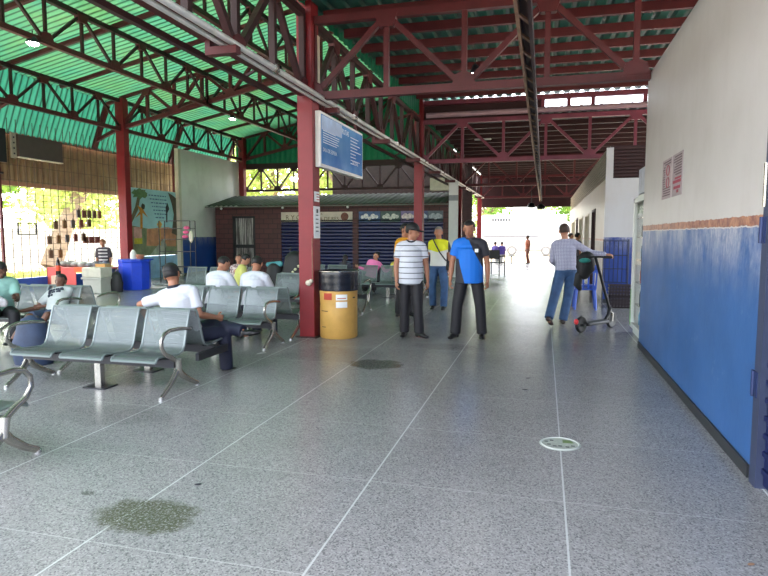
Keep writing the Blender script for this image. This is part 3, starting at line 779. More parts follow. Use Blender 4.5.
blobp('painted_branch', [(0, 1.15), (.35, 1.6), (.5, 2.1), (.8, 2.3), (.6, 2.3), (.35, 2.1), (.2, 1.7), (0, 1.4)], (104, 100, 74), 3)
blobp('painted_leaves', circ(.45, 2.15, .4, .16, 16, .3), (96, 128, 86), 4)
blobp('painted_palm', [(.42, .95), (.54, .95), (.56, 1.5), (.85, 1.35), (.62, 1.6), (.7, 1.8), (.5, 1.68), (.3, 1.75), (.42, 1.55), (.15, 1.3), (.44, 1.45)], (196, 132, 50), 5)
blobp('painted_flower', circ(.6, 1.72, .1, .1), (60, 52, 40), 6)
blobp('painted_house', [(.08, .45), (.5, .45), (.5, 1.0), (.08, 1.0)], (206, 160, 150), 4)
blobp('painted_yellow', [(.08, .42), (.5, .42), (.5, .62), (.08, .62)], (200, 190, 60), 5)
blobp('painted_bird', [(1.9, 1.2), (1.98, 1.2), (2.0, 1.55), (2.12, 1.7), (2.02, 1.92), (1.9, 1.75), (1.92, 1.5)], (30, 40, 48), 5)
blobp('painted_post', [(1.42, .35), (1.54, .35), (1.55, 1.0), (1.66, 1.12), (1.5, 1.25), (1.35, 1.12), (1.43, 1.0)], (206, 158, 72), 5)
q = MB(); random.seed(11)
for k in range(7):
    y = .95+.06*k
    while y < 2.0-.03*k:
        l_ = .05+.1*random.random(); q.box(.012, y, 2.12-k*.13, .014, y+l_, 2.16-k*.13); y += l_+.05
q.build('painted_verse', mat('mural_ink', (84, 110, 140), .6), t)

# ================================================================== VENDOR CORNER
t = thing('vendor_table', 'low market table covered with a red cloth beside the wire fence', 'table', (-12.7, 14.3, 0))
rc = mat('red_tablecloth', (206, 84, 78), .7, var=.12, sc=4)
MB().box(-.85, -.35, .6, .95, .35, .64).build('tabletop', rc, t)
MB().box(-.85, -.36, .12, .1, -.345, .62).box(-.86, -.36, .12, -.845, .3, .62).build('cloth_drop', rc, t)
for x, y in ((-.8, -.3), (.9, -.3), (-.8, .3), (.9, .3)): MB().box(x-.02, y-.02, 0, x+.02, y+.02, .6).build('leg', M['steel'], t)
o = MB().box(.1, -.42, .52, 1.0, -.34, .66).build('cloth_edge', mat('orange_cloth', (224, 96, 52), .7), t)
t = thing('styrofoam_cooler', 'grey-white foam cooler standing in front of the red market table', 'cooler', (-11.62, 13.62, 0))
wc = mat('foam_grey', (176, 176, 166), .7, var=.06)
bevel(MB().prism([(-.34, -.24, 0), (.34, -.24, 0), (.34, .24, 0), (-.34, .24, 0)], (0, 0, .4)).build('cooler_base', wc, t), .02)
bevel(MB().box(-.38, -.27, .4, .38, .27, .46).build('cooler_rim', wc, t), .01); bevel(MB().box(-.36, -.25, .46, .36, .25, .74).build('cooler_top', mat('foam_cream', (196, 192, 176), .7), t), .03)
[o for o in COL.objects if o.name == 'styrofoam_cooler'][0].scale = (.84, .9, .92)
t = thing('soda_bottle', 'tall dark soft-drink bottle with an orange-red label in front of the table', 'bottle', (-12.2, 12.9, 0))
MB().box(-.12, -.12, 0, .12, .12, .5).build('bottle_stand', mat('beige_sack', (190, 160, 136), .7), t)
MB().lathe([(.05, .5), (.06, .52), (.058, .72), (.06, .8), (.03, .9), (.018, .93), (.018, .97)], 16).build('bottle_body', mat('dark_cola', (40, 20, 16), .15), t, smooth=True)
MB().lathe([(.0615, .62), (.0615, .76)], 16).build('bottle_label', mat('orange_label', (216, 70, 34), .4), t, smooth=True)
for i, (x, y, c_, l, sx) in enumerate(((-13.3, 14.3, (120, 120, 112), 'heap of dark folded clothes on the left end of the red table', .28), (-12.75, 14.4, (150, 150, 144), 'pale grey folded cloth bundle on the middle of the red table', .3), (-12.2, 14.3, (130, 134, 140), 'white and grey folded cloth on the right end of the red table', .22))):
    q = MB(); random.seed(i)
    for k in range(6): q.ell((random.uniform(-sx, sx)*.6, random.uniform(-.12, .12), .05+.03*random.random()), (sx*.5, .13, .05+.05*random.random()))
    o = q.build('cloth_bundle', mat('bundle_%s' % 'abc'[i], c_, .8, var=.35, sc=9), smooth=True); o.location = (x, y, .645); tag(o, l, 'cloth')
o = bevel(MB().box(-.16, -.12, 0, .16, .12, .1).build('cardboard_tray', mat('cardboard', (190, 150, 84), .7)), .005); o.location = (-11.95, 14.25, .645); tag(o, 'small yellow cardboard tray on the right end of the red table', 'tray')
# blue bin
t = thing('blue_bin', 'big bright blue plastic tub standing in front of the red mural column', 'bin', (-11.3, 14.75, 0), math.radians(8))
bb = mat('bright_blue_plastic', (26, 66, 200), .35, var=.08)
o = MB().lathe([(.4, 0), (.41, .02), (.43, .3), (.43, .78), (.45, .8), (.45, .86), (.42, .86), (.4, .1), (0, .1)], 10).build('tub', bb, t); bevel(o, .03, 3)
q = MB()
for k in range(10): a = 2*math.pi*k/10; q.box(.4*math.cos(a)-.02, .4*math.sin(a)-.02, .05, .4*math.cos(a)+.02, .4*math.sin(a)+.02, .78)
q.build('ribs', bb, t)
t = thing('thermos_set', 'white thermos and clay pot standing on the blue tub', 'thermos', (-11.25, 14.75, .83))
MB().box(-.36, -.3, 0, .36, .3, .04).build('lid_board', mat('blue_lid', (30, 74, 190), .4), t)
MB().lathe([(.09, .04), (.09, .2), (.05, .27), (.03, .3)], 16, (-.08, 0, 0)).build('thermos_body', M['white'], t, smooth=True)
MB().lathe([(.08, .04), (.12, .12), (.1, .17)], 16, (.14, 0, 0)).build('pot', mat('clay_pot', (170, 110, 84), .6), t, smooth=True)
# wire stand with pink caps and pale hat
t = thing('wire_stand', 'dark wire display stand with pink goods in front of the mural', 'stand', (-11.6, 17.2, 0))
q = MB()
for x, y in ((-.6, 0), (.55, 0), (-.6, .3), (.55, .3)): q.box(x-.012, y-.012, 0, x+.012, y+.012, 2.0)
for z in (.5, 1.0, 1.4, 1.75, 2.0): q.box(-.6, -.01, z, .55, .01, z+.02).box(-.6, .29, z, .55, .31, z+.02)
q.build('wire_frame', M['black'], t)
for k in range(3):
    MB().ell((.4+.03*k, -.05, 1.5+k*.14), (.11, .06, .06)).build('pink_item', mat('pink_cloth', (206, 84, 130), .6), t, smooth=True)
MB().ell((.62, -.05, 1.5), (.08, .06, .2)).build('pale_hat', M['cream'], t, smooth=True)

# ================================================================== RIGHT SIDE THINGS
# posters
for i, (y0_, y1_, c_, l) in enumerate(((7.02, 7.53, (164, 150, 152), 'left one of two printed notices on the high white wall'), (6.5, 6.98, (158, 146, 148), 'right one of two printed notices on the high white wall, with red print'))):
    t = thing('wall_poster', l, 'poster', (WX, y0_, 1.95), 0, 'printed notices on the white wall')
    MB().box(-.006, 0, 0, 0, y1_-y0_, .43).build('poster_sheet', mat('poster_%s' % 'ab'[i], c_, .6, var=.08, sc=14), t)
    dk = mat('poster_ink_%s' % 'ab'[i], (96, 74, 84), .6)
    q = MB(); random.seed(20+i); w_ = y1_-y0_
    for k in range(15):
        z = .03+k*.026
        if .12 < z < .36 and i == 0:
            q.box(-.0075, w_*.68, z, -.006, w_*.68+w_*(.15+.12*random.random()), z+.013)
        elif i == 0 or z > .2: q.box(-.0075, w_*.08, z, -.006, w_*(.6+.32*random.random()), z+.013)
    q.build('printed_lettering', dk, t)
    rd = mat('poster_red_%s' % 'ab'[i], (150, 48, 70), .6); q = MB()
    if i == 0:
        for zz in (.3, .17):
            q.tube([(-.0075, w_*.36+.075*math.cos(a*math.pi/8), zz+.055*math.sin(a*math.pi/8)) for a in range(16)], .005, 4, closed=True)
    else:
        q.box(-.0075, w_*.1, .13, -.006, w_*.9, .16).box(-.0075, w_*.15, .07, -.006, w_*.8, .1).box(-.0075, w_*.3, .03, -.006, w_*.5, .06).box(-.0075, w_*.1, .17, -.006, w_*.7, .19)
    q.build('red_print', rd, t)
# drinks cooler in the alcove
t = thing('drinks_fridge', 'upright glass-door drinks fridge standing past the end of the white wall', 'fridge', (1.36, 9.0, 0))
fm = mat('fridge_white', (208, 212, 206), .35, var=.05)
b = MB().box(.05, 0, 0, .75, .05, 2.12).box(.05, 1.2, 0, .75, 1.25, 2.12).box(.7, .05, 0, .75, 1.2, 2.12).box(.05, 0, 2.1, .75, 1.25, 2.16).box(.05, 0, 0, .75, 1.25, .12)
b.build('fridge_body', fm, t); MB().box(.66, .06, .13, .69, 1.19, 2.08).build('inner_panel', mat('fridge_inside', (60, 70, 76), .4), t)
MB().box(.0, .0, 2.16, .6, .8, 2.52).build('header_box', mat('grey_header', (176, 180, 192), .4, var=.2, sc=8), t)
d = MB().box(0, 0, .1, .05, .07, 2.12).box(0, 1.16, .1, .05, 1.25, 2.12).box(0, 0, 2.05, .05, 1.25, 2.12).box(0, 0, .1, .05, 1.25, .17).build('fridge_door', fm, t)
tg = NT('fridge_glass'); gl = tg.n('ShaderNodeBsdfGlossy'); gl.inputs['Roughness'].default_value = .05; tt = tg.n('ShaderNodeBsdfTransparent'); mx = tg.n('ShaderNodeMixShader'); mx.inputs[0].default_value = .05
tg.l(tt.outputs[0], mx.inputs[1]); tg.l(gl.outputs[0], mx.inputs[2]); tg.l(mx.outputs[0], tg.out.inputs[0])
MB().box(.02, .07, .17, .026, 1.16, 2.05).build('door_glass', tg.m, d)
MB().box(-.03, .09, .9, .0, .11, 1.4).build('door_handle', M['black'], d)
MB().box(-.004, 1.17, .12, .0, 1.24, .7).build('green_sticker', mat('green_sticker', (110, 170, 90), .4, var=.4, sc=10), d)
for z in (.45, .8, 1.15, 1.5, 1.8): MB().box(.06, .06, z, .68, 1.19, z+.02).build('shelf', M['steel'], t)
bc = [(196, 60, 60), (60, 120, 180), (90, 160, 190), (220, 220, 215), (60, 70, 80), (200, 150, 60)]
bmats = [mat('can_%s' % 'abcdef'[i], bc[i], .3) for i in range(6)]
bot0 = {}
for si, z in enumerate((.14, .47, .82, 1.17, 1.52)):
    for k in range(7):
        ci = (si*2+k//3) % 6
        if ci not in bot0:
            bot0[ci] = MB().lathe([(.035, 0), (.04, .01), (.04, .16), (.03, .2), (.014, .23), (.014, .26)], 10).build('drink_bottle', bmats[ci], smooth=True); o = bot0[ci]
        else: o = bot0[ci].copy(); COL.objects.link(o)
        o.location = (1.50, 9.15+k*.15, z); tag(o, 'small drink bottle behind the glass of the drinks fridge', 'bottle', 'drink bottles in the fridge')
# crates, rack, stools
def crate(x, y, z, label):
    t = thing('plastic_crate', label, 'crate', (x, y, z), 0, 'dark crates by the blue wall')
    m_ = mat('crate_brown', (62, 52, 56), .5, var=.15) if 'crate_brown' not in bpy.data.materials else bpy.data.materials['crate_brown']
    q = MB()
    for zz in (0, .07, .14, .21): q.box(-.23, -.16, zz, .23, -.14, zz+.035).box(-.23, .14, zz, .23, .16, zz+.035).box(-.23, -.16, zz, -.21, .16, zz+.035).box(.21, -.16, zz, .23, .16, zz+.035)
    for k in range(8): q.box(-.23+k*.0614, -.16, 0, -.2+k*.0614, -.145, .24)
    q.box(-.23, -.16, 0, .23, .16, .015); q.build('crate_basket', m_, t)
crate(1.6, 13.7, 0, 'dark slatted plastic crate on the floor by the blue wall, lower')
crate(1.6, 13.7, .245, 'dark slatted plastic crate stacked on another by the blue wall, upper')
t = thing('wire_rack', 'tall dark wire rack leaning on the blue and white wall', 'rack', (1.55, 14.2, 0))
q = MB()
for k in range(6): q.tube([(-.22+k*.09, 0, .5), (-.22+k*.09, .0, 1.42)], .008, 6)
for z in (.5, .8, 1.1, 1.42): q.tube([(-.26, 0, z), (.26, 0, z)], .01, 6)
q.tube([(-.26, 0, 0), (-.26, 0, 1.45), (.26, 0, 1.45), (.26, 0, 0)], .014, 8); q.build('rack_frame', mat('dark_blue_wire', (30, 36, 60), .4), t)
bp = mat('blue_chair_plastic', (48, 84, 180), .35, var=.08)
def pchair(x, y, z, rz, label):
    t = thing('plastic_chair', label, 'chair', (x, y, z), rz, 'stacked blue plastic chairs')
    for sx in (-1, 1):
        MB().tube([(sx*.17, -.17, .43), (sx*.22, -.22, 0)], [.03, .022], 8, .6).build('leg', bp, t, smooth=True)
        MB().tube([(sx*.17, .16, .43), (sx*.21, .24, 0)], [.03, .022], 8, .6).build('leg', bp, t, smooth=True)
    bevel(MB().box(-.21, -.2, .41, .21, .2, .44).build('seat', bp, t), .012)
    b = MB()
    for k in range(4): b.bar((-.15+k*.1, .19, .43), (-.15+k*.1, .26, .8), .035, .015, (0, 1, 0))
    b.bar((-.21, .265, .82), (.21, .265, .82), .025, .09).bar((-.2, .18, .43), (-.21, .265, .85), .03, .02, (0, 1, 0)).bar((.2, .18, .43), (.21, .265, .85), .03, .02, (0, 1, 0))
    b.build('backrest', bp, t)
pchair(.86, 13.25, 0, math.pi, 'blue plastic chair behind the scooter, lower of the stack')
pchair(.86, 13.25, .07, math.pi, 'blue plastic chair nested on top of the stack behind the scooter')
# scooter: rear wheel (.6,9.95), front wheel (1.12,10.45)
A0 = V((.6, 9.93, 0)); B0 = V((1.12, 10.62, 0)); d_ = (B0-A0); L_ = d_.length
t = thing('electric_scooter', 'black electric kick scooter with a red rear light beside the man in checked shirt', 'scooter', A0, math.atan2(d_.y, d_.x))
def wheel(x, nm):
    w_ = MB().lathe([(.07, -.024), (.09, -.03), (.12, -.028), (.132, -.014), (.135, 0), (.132, .014), (.12, .028), (.09, .03), (.07, .024)], 26, (x, 0, .135), 'y').build(nm, M['black'], t, smooth=True)
    MB().lathe([(.01, -.022), (.058, -.018), (.062, 0), (.058, .018), (.01, .022)], 16, (x, 0, .135), 'y').build('hub', M['beam'], w_, smooth=True)
wheel(0, 'rear_wheel'); wheel(L_, 'front_wheel')
bevel(MB().box(.12, -.07, .1, L_-.16, .07, .15).build('deck', M['black'], t), .015)
MB().box(.12, -.072, .152, L_-.2, .072, .158).build('deck_mat', mat('grey_mat', (88, 90, 92), .8), t)
MB().tube([(.14, 0, .14), (.0, .05, .12)], .018, 8).tube([(.14, 0, .14), (.0, -.05, .12)], .018, 8).build('rear_fork', M['black'], t)
MB().tube([(L_-.2, 0, .13), (L_-.09, 0, .22), (L_-.04, 0, .36)], [.03, .03, .035], 10).build('neck', M['black'], t, smooth=True)
MB().tube([(L_-.02, .045, .115), (L_-.02, .045, .25), (L_-.04, 0, .3)], .014, 8).tube([(L_-.02, -.045, .115), (L_-.02, -.045, .25), (L_-.04, 0, .3)], .014, 8).build('front_fork', M['steel'], t)
MB().tube([(L_-.04, 0, .28), (L_-.52, 0, 1.2)], .024, 12).build('stem', M['black'], t, smooth=True)
MB().tube([(L_-.52, -.27, 1.2), (L_-.52, .27, 1.2)], .015, 10).build('handlebar', M['black'], t, smooth=True)
for sy in (-1, 1): MB().tube([(L_-.52, sy*.16, 1.2), (L_-.52, sy*.28, 1.2)], .02, 10, round_=True).build('grip', M['black'], t, smooth=True)
MB().tube([(-.13, 0, .1), (-.1, 0, .2), (0, 0, .25), (.1, 0, .2)], .03, 8, .5).build('rear_mudguard', M['black'], t, smooth=True)
MB().ell((-.13, 0, .19), (.03, .04, .045)).build('rear_light', mat('red_reflector', (214, 44, 50), .3), t, smooth=True)
MB().tube([(L_-.12, 0, .2), (L_-.0, 0, .26), (L_+.1, 0, .2)], .03, 8, .5).build('front_mudguard', M['black'], t, smooth=True)
t = thing('hanging_bag', 'black bag with a teal lining hanging from the scooter handlebar', 'bag', (.66, 10.3, .84), math.radians(20))
q = MB().tube([(-.02, 0, .1), (.0, 0, .16), (.02, 0, .3)], [.12, .16, .15], 14, .6, (1, 0, 0), round_=True); q.build('bag_body', M['blackbag'], t, smooth=True)
MB().ell((-.05, -.1, .3), (.1, .05, .04)).build('teal_lining', mat('teal_cloth', (40, 130, 120), .6), t, smooth=True)
MB().tube([(-.1, 0, .05), (-.12, 0, -.1), (-.08, 0, -.16)], [.07, .07, .04], 10, .6, round_=True).build('hanging_pouch', M['blackbag'], t, smooth=True)
MB().tube([(-.12, 0, .3), (-.02, 0, .42), (.12, 0, .34)], .012, 8).build('bag_strap', M['black'], t, smooth=True)
# floor sticker
t = thing('floor_sticker', 'round worn green and white sticker on the floor', 'sticker', (.15, 4.54, 0))
MB().cyl((0, 0, 0), .15, .0015, 40).build('sticker_disc', mat('sticker_pale', (164, 170, 160), .5, var=.2, sc=30), t)
q = MB(); q.tube([(.135*math.cos(a*math.pi/16), .135*math.sin(a*math.pi/16), .0016) for a in range(32)], .006, 4, closed=True); q.build('sticker_ring', mat('sticker_edge', (186, 190, 184), .6), t)
MB().prism([(.02, .02, .0016), (.1, .03, .0016), (.08, .09, .0016), (.02, .09, .0016)], (0, 0, .001)).build('green_print', mat('sticker_green', (110, 132, 84), .5, var=.2), t)
q = MB()
for k, (x, y) in enumerate(((-.08, -.03), (-.04, -.06), (.0, -.05), (.05, -.06), (.09, -.03), (-.1, .03), (-.06, .06))): q.box(x-.012, y-.008, .0016, x+.014, y+.01, .0026)
q.build('dark_print', M['beam'], t)
# crumbs
for i, (x, y, r_, l) in enumerate(((.35, 2.86+.2, .012, 'small pale crumb on the floor near the blue wall'), (-.13, 6.6, .018, 'small dark leaf bit on the walkway floor, far one'), (-.15, 6.1, .02, 'small dark leaf bit on the walkway floor, near one'), (-2.05, 3.2, .014, 'dark leaf scrap on the floor above the mossy stain'))):
    o = MB().ell((0, 0, .003), (r_*1.6, r_*.8, .004)).build('floor_scrap', M['rust'] if i == 0 else M['beam'], smooth=True); o.location = (x if i else .98, y, 0); o.rotation_euler = (0, 0, .5); tag(o, l, 'scrap')
# bags
def bag(x, y, z, sx, sy, sz, m_, label, name='travel_bag', rz=0, dots=False):
    t = thing(name, label, 'bag', (x, y, z), rz)
    MB().tube([(0, 0, sz*.12), (0, 0, sz*.5), (0, 0, sz*.82)], [sx*.92, sx, sx*.78], 16, sy/sx, (1, 0, 0), round_=True).build('bag_body', m_, t, smooth=True)
    MB().tube([(-sx*.4, 0, sz*.9), (-sx*.3, 0, sz*1.25), (sx*.3, 0, sz*1.25), (sx*.4, 0, sz*.9)], .012, 8).build('bag_handle', M['black'], t, smooth=True)
    if dots:
        q = MB(); random.seed(5)
        for k in range(9):
            a = -math.pi/2+random.uniform(-1.1, 1.1); q.ell((sx*.97*math.cos(a), sy*.97*math.sin(a), sz*(.25+.5*random.random())), (.03, .02, .03))
        q.build('pale_flower_print', mat('pale_flower_print', (190, 190, 150), .6), t, smooth=True)
    return t
bag(-5.0, 11.6, .4, .3, .19, .72, M['blackbag'], 'black backpack with pale flower print standing on the bench left of the red column', 'backpack', 0, True)
bag(-5.45, 11.6, .4, .24, .18, .5, M['blackbag'], 'plain black bag on the bench beside the flowered backpack')
bag(-5.15, 12.6, 0, .3, .22, .9, M['blackbag'], 'large black bag standing on the floor behind the bench with the backpack')
o = MB().tube([(-.14, 0, .0), (.14, 0, .02)], [.05, .06], 10, .5, round_=True).build('teal_cloth', mat('teal_fold', (70, 140, 146), .6), smooth=True); o.location = (-5.45, 11.55, .93); tag(o, 'folded teal cloth lying on the plain black bag', 'cloth')
bag(-5.95, 5.85, 0, .27, .2, .46, mat('dark_blue_denim_bag', (38, 52, 78), .7, var=.25), 'dark blue soft bag on the floor beside the near bench left armrest')
bag(-11.25, 13.9, 0, .2, .14, .5, M['blackbag'], 'black and white bag on the floor between the cooler and the blue tub')
# ================================================================== OUTSIDE
bus = thing('bus', 'white bus parked in bright sun beyond the open end of the walkway', 'bus', (-1.4, 46, 0))
bw = mat('bus_white', (190, 190, 192), .3, var=.03)
b_ = bevel(MB().box(-3.2, 0, .35, 3.0, 2.3, 3.05).build('bus_body', bw, bus), .18, 4)
gls = mat('bus_glass', (150, 160, 170), .1)
for k in range(5): MB().box(-2.9+k*1.15, -.015, 1.75, -1.95+k*1.15, .01, 2.5).build('window', gls, bus)
for x in (-.9, 1.56):
    w_ = MB().lathe([(.2, -.1), (.34, -.1), (.37, -.05), (.37, .15)], 24, (x, 0, .37), 'y').build('wheel', mat('bus_tyre_%s' % ('a' if x < 0 else 'b'), (128, 126, 126), .6), bus, smooth=True)
    MB().lathe([(.02, -.12), (.2, -.12), (.22, -.09)], 16, (x, 0, .37), 'y').build('hub', M['white'], w_, smooth=True)
MB().box(-3.0, -.012, 1.38, 1.0, .0, 1.5).build('dark_stripe', mat('bus_stripe', (120, 122, 130), .4), bus)
q = MB()
for k in range(7): q.box(-2.4+k*.2, -.014, 2.58, -2.27+k*.2, 0, 2.76)
q.build('roof_lettering', mat('bus_ink', (70, 72, 84), .5), bus)
# white garden wall and shed outside on the left
tag(MB().box(-27.2, 6, -.1, -27, 44, 1.9).build('garden_wall', mat('sunlit_white_wall', (226, 222, 216), .7, var=.04)), 'sunlit white wall beyond the wire fence', 'wall', None, 'structure')
t = thing('shed', 'dark rounded shed roof behind the white wall outside the fence', 'shed', (-36, 24, 0))
MB().box(-2, -3.2, 0, 2, 3.2, 2.3).build('shed_wall', M['white'], t)
MB().prism([(2.2, 3.6*math.cos(math.pi*k/12), 2.3+1.7*math.sin(math.pi*k/12)) for k in range(13)], (-4.4, 0, 0)).build('shed_roof', mat('grey_shed_roof', (84, 80, 84), .7), t)
def m_leaf(name, c, c2):
    q = NT(name); o_ = q.obj(); n_ = q.ramp(q.noise(o_, 1.3, 3), .35, .65); col = q.mix(n_, lin(*c), lin(*c2))
    p = q.n('ShaderNodeBsdfDiffuse'); q.l(col, p.inputs[0]); tl = q.n('ShaderNodeBsdfTranslucent'); q.l(col, tl.inputs[0])
    mx = q.n('ShaderNodeMixShader'); mx.inputs[0].default_value = .45; q.l(p.outputs[0], mx.inputs[1]); q.l(tl.outputs[0], mx.inputs[2]); q.l(mx.outputs[0], q.out.inputs[0]); return q.m
leafA = m_leaf('leaf_yellow_green', (150, 170, 90), (206, 214, 140)); leafB = m_leaf('leaf_green', (90, 130, 60), (150, 175, 90))
bark = mat('bark', (150, 128, 108), .8, var=.25, sc=5)
def tree(x, y, h, R, label, m_, n=2600, lean=(0, 0), tr=.28, ls=.22, low=.35, seed=0):
    random.seed(seed+31)
    t = thing('tree', label, 'tree', (x, y, -.03), 0, 'trees outside the hall')
    lx, ly = lean; q = MB()
    q.tube([(0, 0, 0), (lx*.3, ly*.3, h*.25), (lx*.7, ly*.7, h*.5), (lx, ly, h*.75)], [tr*1.2, tr, tr*.8, tr*.4], 12)
    for k in range(5):
        a = k*1.26+seed; q.tube([(lx*.6, ly*.6, h*.45), (lx*.8+R*.35*math.cos(a), ly*.8+R*.35*math.sin(a), h*.65), (lx+R*.7*math.cos(a), ly+R*.7*math.sin(a), h*.8)], [tr*.5, tr*.3, tr*.12], 8)
    q.build('trunk', bark, t, smooth=True)
    q = MB(); cl = [(lx+R*.6*random.uniform(-1, 1), ly+R*.6*random.uniform(-1, 1), h*(low+(1-low)*random.random())) for _ in range(14)]
    for i in range(n):
        c = V(random.choice(cl)); rr = R*.5*random.random()**.5; d = V((random.gauss(0, 1), random.gauss(0, 1), random.gauss(0, .8))).normalized()*rr
        p = c+d; u = V((random.gauss(0, 1), random.gauss(0, 1), random.gauss(0, 1))).normalized(); v = u.orthogonal().normalized(); s_ = ls*(.6+.8*random.random())
        q.add([p-u*s_, p+v*s_*.45, p+u*s_, p-v*s_*.45], [(0, 1, 2, 3)])
    q.build('crown', m_, t)
    return t
tree(-24, 16.2, 7.6, 3.4, 'leaning tree with a thick trunk at the far left beyond the wire fence', leafA, lean=(.8, 1.9), tr=.5, low=.55, seed=1)
tree(-23.5, 24.4, 7.8, 3.6, 'tree with a pale trunk leaning right, behind the hanging packs', leafA, 3400, lean=(.6, 2.6), tr=.42, low=.5, seed=2)
tree(-31, 24, 9, 4.4, 'bushy tree behind the white wall beyond the fence', leafB, 3600, low=.3, seed=3, ls=.28)
tree(-31, 35, 9, 4.6, 'bushy tree behind the mural column', leafA, 3400, low=.3, seed=4, ls=.28)
tree(-31.5, 15, 8.5, 4, 'bushy tree above the dark shed at the far left', leafB, 2600, low=.35, seed=9, ls=.28)
tree(-11.5, 34, 9, 4.2, 'yellow-green tree seen through the opening above the kiosk roof, left one', leafA, 3600, low=.35, seed=5, ls=.25)
tree(-17, 36, 9, 4.2, 'yellow-green tree seen above the kiosk roof, nearer the white wall', leafA, 2800, low=.35, seed=8, ls=.25)
tree(-5.2, 58, 7, 3, 'small tree behind the white bus, left one', leafB, 1800, low=.4, seed=6)
tree(2.6, 56, 7, 3.2, 'small tree behind the white bus, right one', leafB, 1800, low=.4, seed=7)
# grass strip outside the fence
q = MB(); random.seed(9)
for i in range(5000):
    x = random.uniform(-20, -15.5); y = random.uniform(9, 24)
    if random.random() < .5 and x > -17: continue
    a = random.uniform(0, 6.28); s_ = random.uniform(.03, .06); h_ = random.uniform(.08, .25)
    q.add([(x-s_*math.cos(a), y-s_*math.sin(a), -.03), (x+s_*math.cos(a), y+s_*math.sin(a), -.03), (x+random.uniform(-.08, .08), y+random.uniform(-.08, .08), h_)], [(0, 1, 2)])
tag(q.build('grass', m_leaf('grass_blades', (130, 150, 70), (190, 190, 120))), 'patchy green grass beyond the wire fence', 'grass', None, 'stuff')
# distant black armchair on the walkway
t = thing('armchair', 'black metal armchair standing far down the walkway on the left', 'chair', (-1.8, 23.6, 0), math.radians(160)); t.scale = (1.12, 1.12, 1.15)
for sx in (-1, 1):
    MB().tube([(sx*.25, -.22, 0), (sx*.25, -.22, .62)], .02, 8).build('leg', M['black'], t); MB().tube([(sx*.25, .22, 0), (sx*.25, .25, .85)], .02, 8).build('leg', M['black'], t)
    MB().tube([(sx*.25, -.25, .63), (sx*.25, .22, .63)], .02, 8).build('armrest', M['black'], t)
MB().box(-.25, -.23, .41, .25, .22, .45).build('seat', M['black'], t)
MB().box(-.25, .22, .55, .25, .25, .85).build('backrest', M['black'], t)
# ================================================================== PEOPLE
def remesh(mb, vox, it=4, fac=.6):
    me = mb.mesh('tmp'); o = bpy.data.objects.new('tmp', me); COL.objects.link(o)
    r = o.modifiers.new('r', 'REMESH'); r.mode = 'VOXEL'; r.voxel_size = vox; r.use_smooth_shade = True
    s = o.modifiers.new('s', 'SMOOTH'); s.factor = fac; s.iterations = it
    dg = bpy.context.evaluated_depsgraph_get(); out = bpy.data.meshes.new_from_object(o.evaluated_get(dg))
    bpy.data.objects.remove(o); bpy.data.meshes.remove(me)
    return out
def mesh_obj(name, me, mats, parent):
    me.name = name; me.materials.clear()
    for m_ in mats: me.materials.append(m_)
    me.polygons.foreach_set('use_smooth', [True]*len(me.polygons))
    o = bpy.data.objects.new(name, me); COL.objects.link(o); o.parent = parent; return o
def addpieces(me, mb):
    """append loose small pieces (fingers, eyes) to a body mesh; their material indices are kept"""
    bm = bmesh.new(); bm.from_mesh(me)
    for v in mb.v: bm.verts.new(v)
    bm.verts.ensure_lookup_table(); o = len(bm.verts)-len(mb.v)
    for f, mi in zip(mb.f, mb.mi):
        try: g = bm.faces.new([bm.verts[o+i] for i in f]); g.material_index = mi
        except ValueError: pass
    bm.to_mesh(me); bm.free()
SK = {'brown': mat('skin_brown', (164, 112, 86), .5, var=.06), 'tan': mat('skin_tan', (176, 124, 98), .5, var=.06), 'dark': mat('skin_dark', (104, 70, 54), .5, var=.06)}
EYEW = mat('eye_white', (220, 214, 206), .3, var=0); EYED = mat('eye_dark', (26, 18, 16), .3, var=0); LIP = mat('lips', (132, 74, 66), .5, var=0)
HAIR = {'black': mat('hair_black', (26, 22, 22), .6, var=.3, sc=40), 'grey': mat('hair_grey', (120, 112, 106), .7, var=.3, sc=40), 'brown': mat('hair_brown', (60, 42, 34), .6, var=.3, sc=40), 'blond': mat('hair_blond', (176, 146, 96), .6, var=.3, sc=40), 'ginger': mat('hair_ginger', (130, 80, 48), .6, var=.3, sc=40)}
DARKC = mat('dark_trousers', (28, 26, 31), .7, var=.15, sc=8); NAVYT = mat('navy_trousers', (26, 30, 52), .7, var=.15, sc=8)
JEANS = mat('blue_jeans', (54, 84, 124), .75, var=.25, sc=8); SHOE = mat('black_shoes', (24, 22, 24), .4, var=.1)
WSH = mat('white_shirt', (200, 202, 210), .7, var=.04, sc=8)
def bodyrel(name, fn):
    t = NT(name); o = t.obj(); x, y, z = t.sep(o); c = fn(t, o, x, y, z); t.principled(c, .7); return t.m
def dirn(*a): return V(a).normalized()
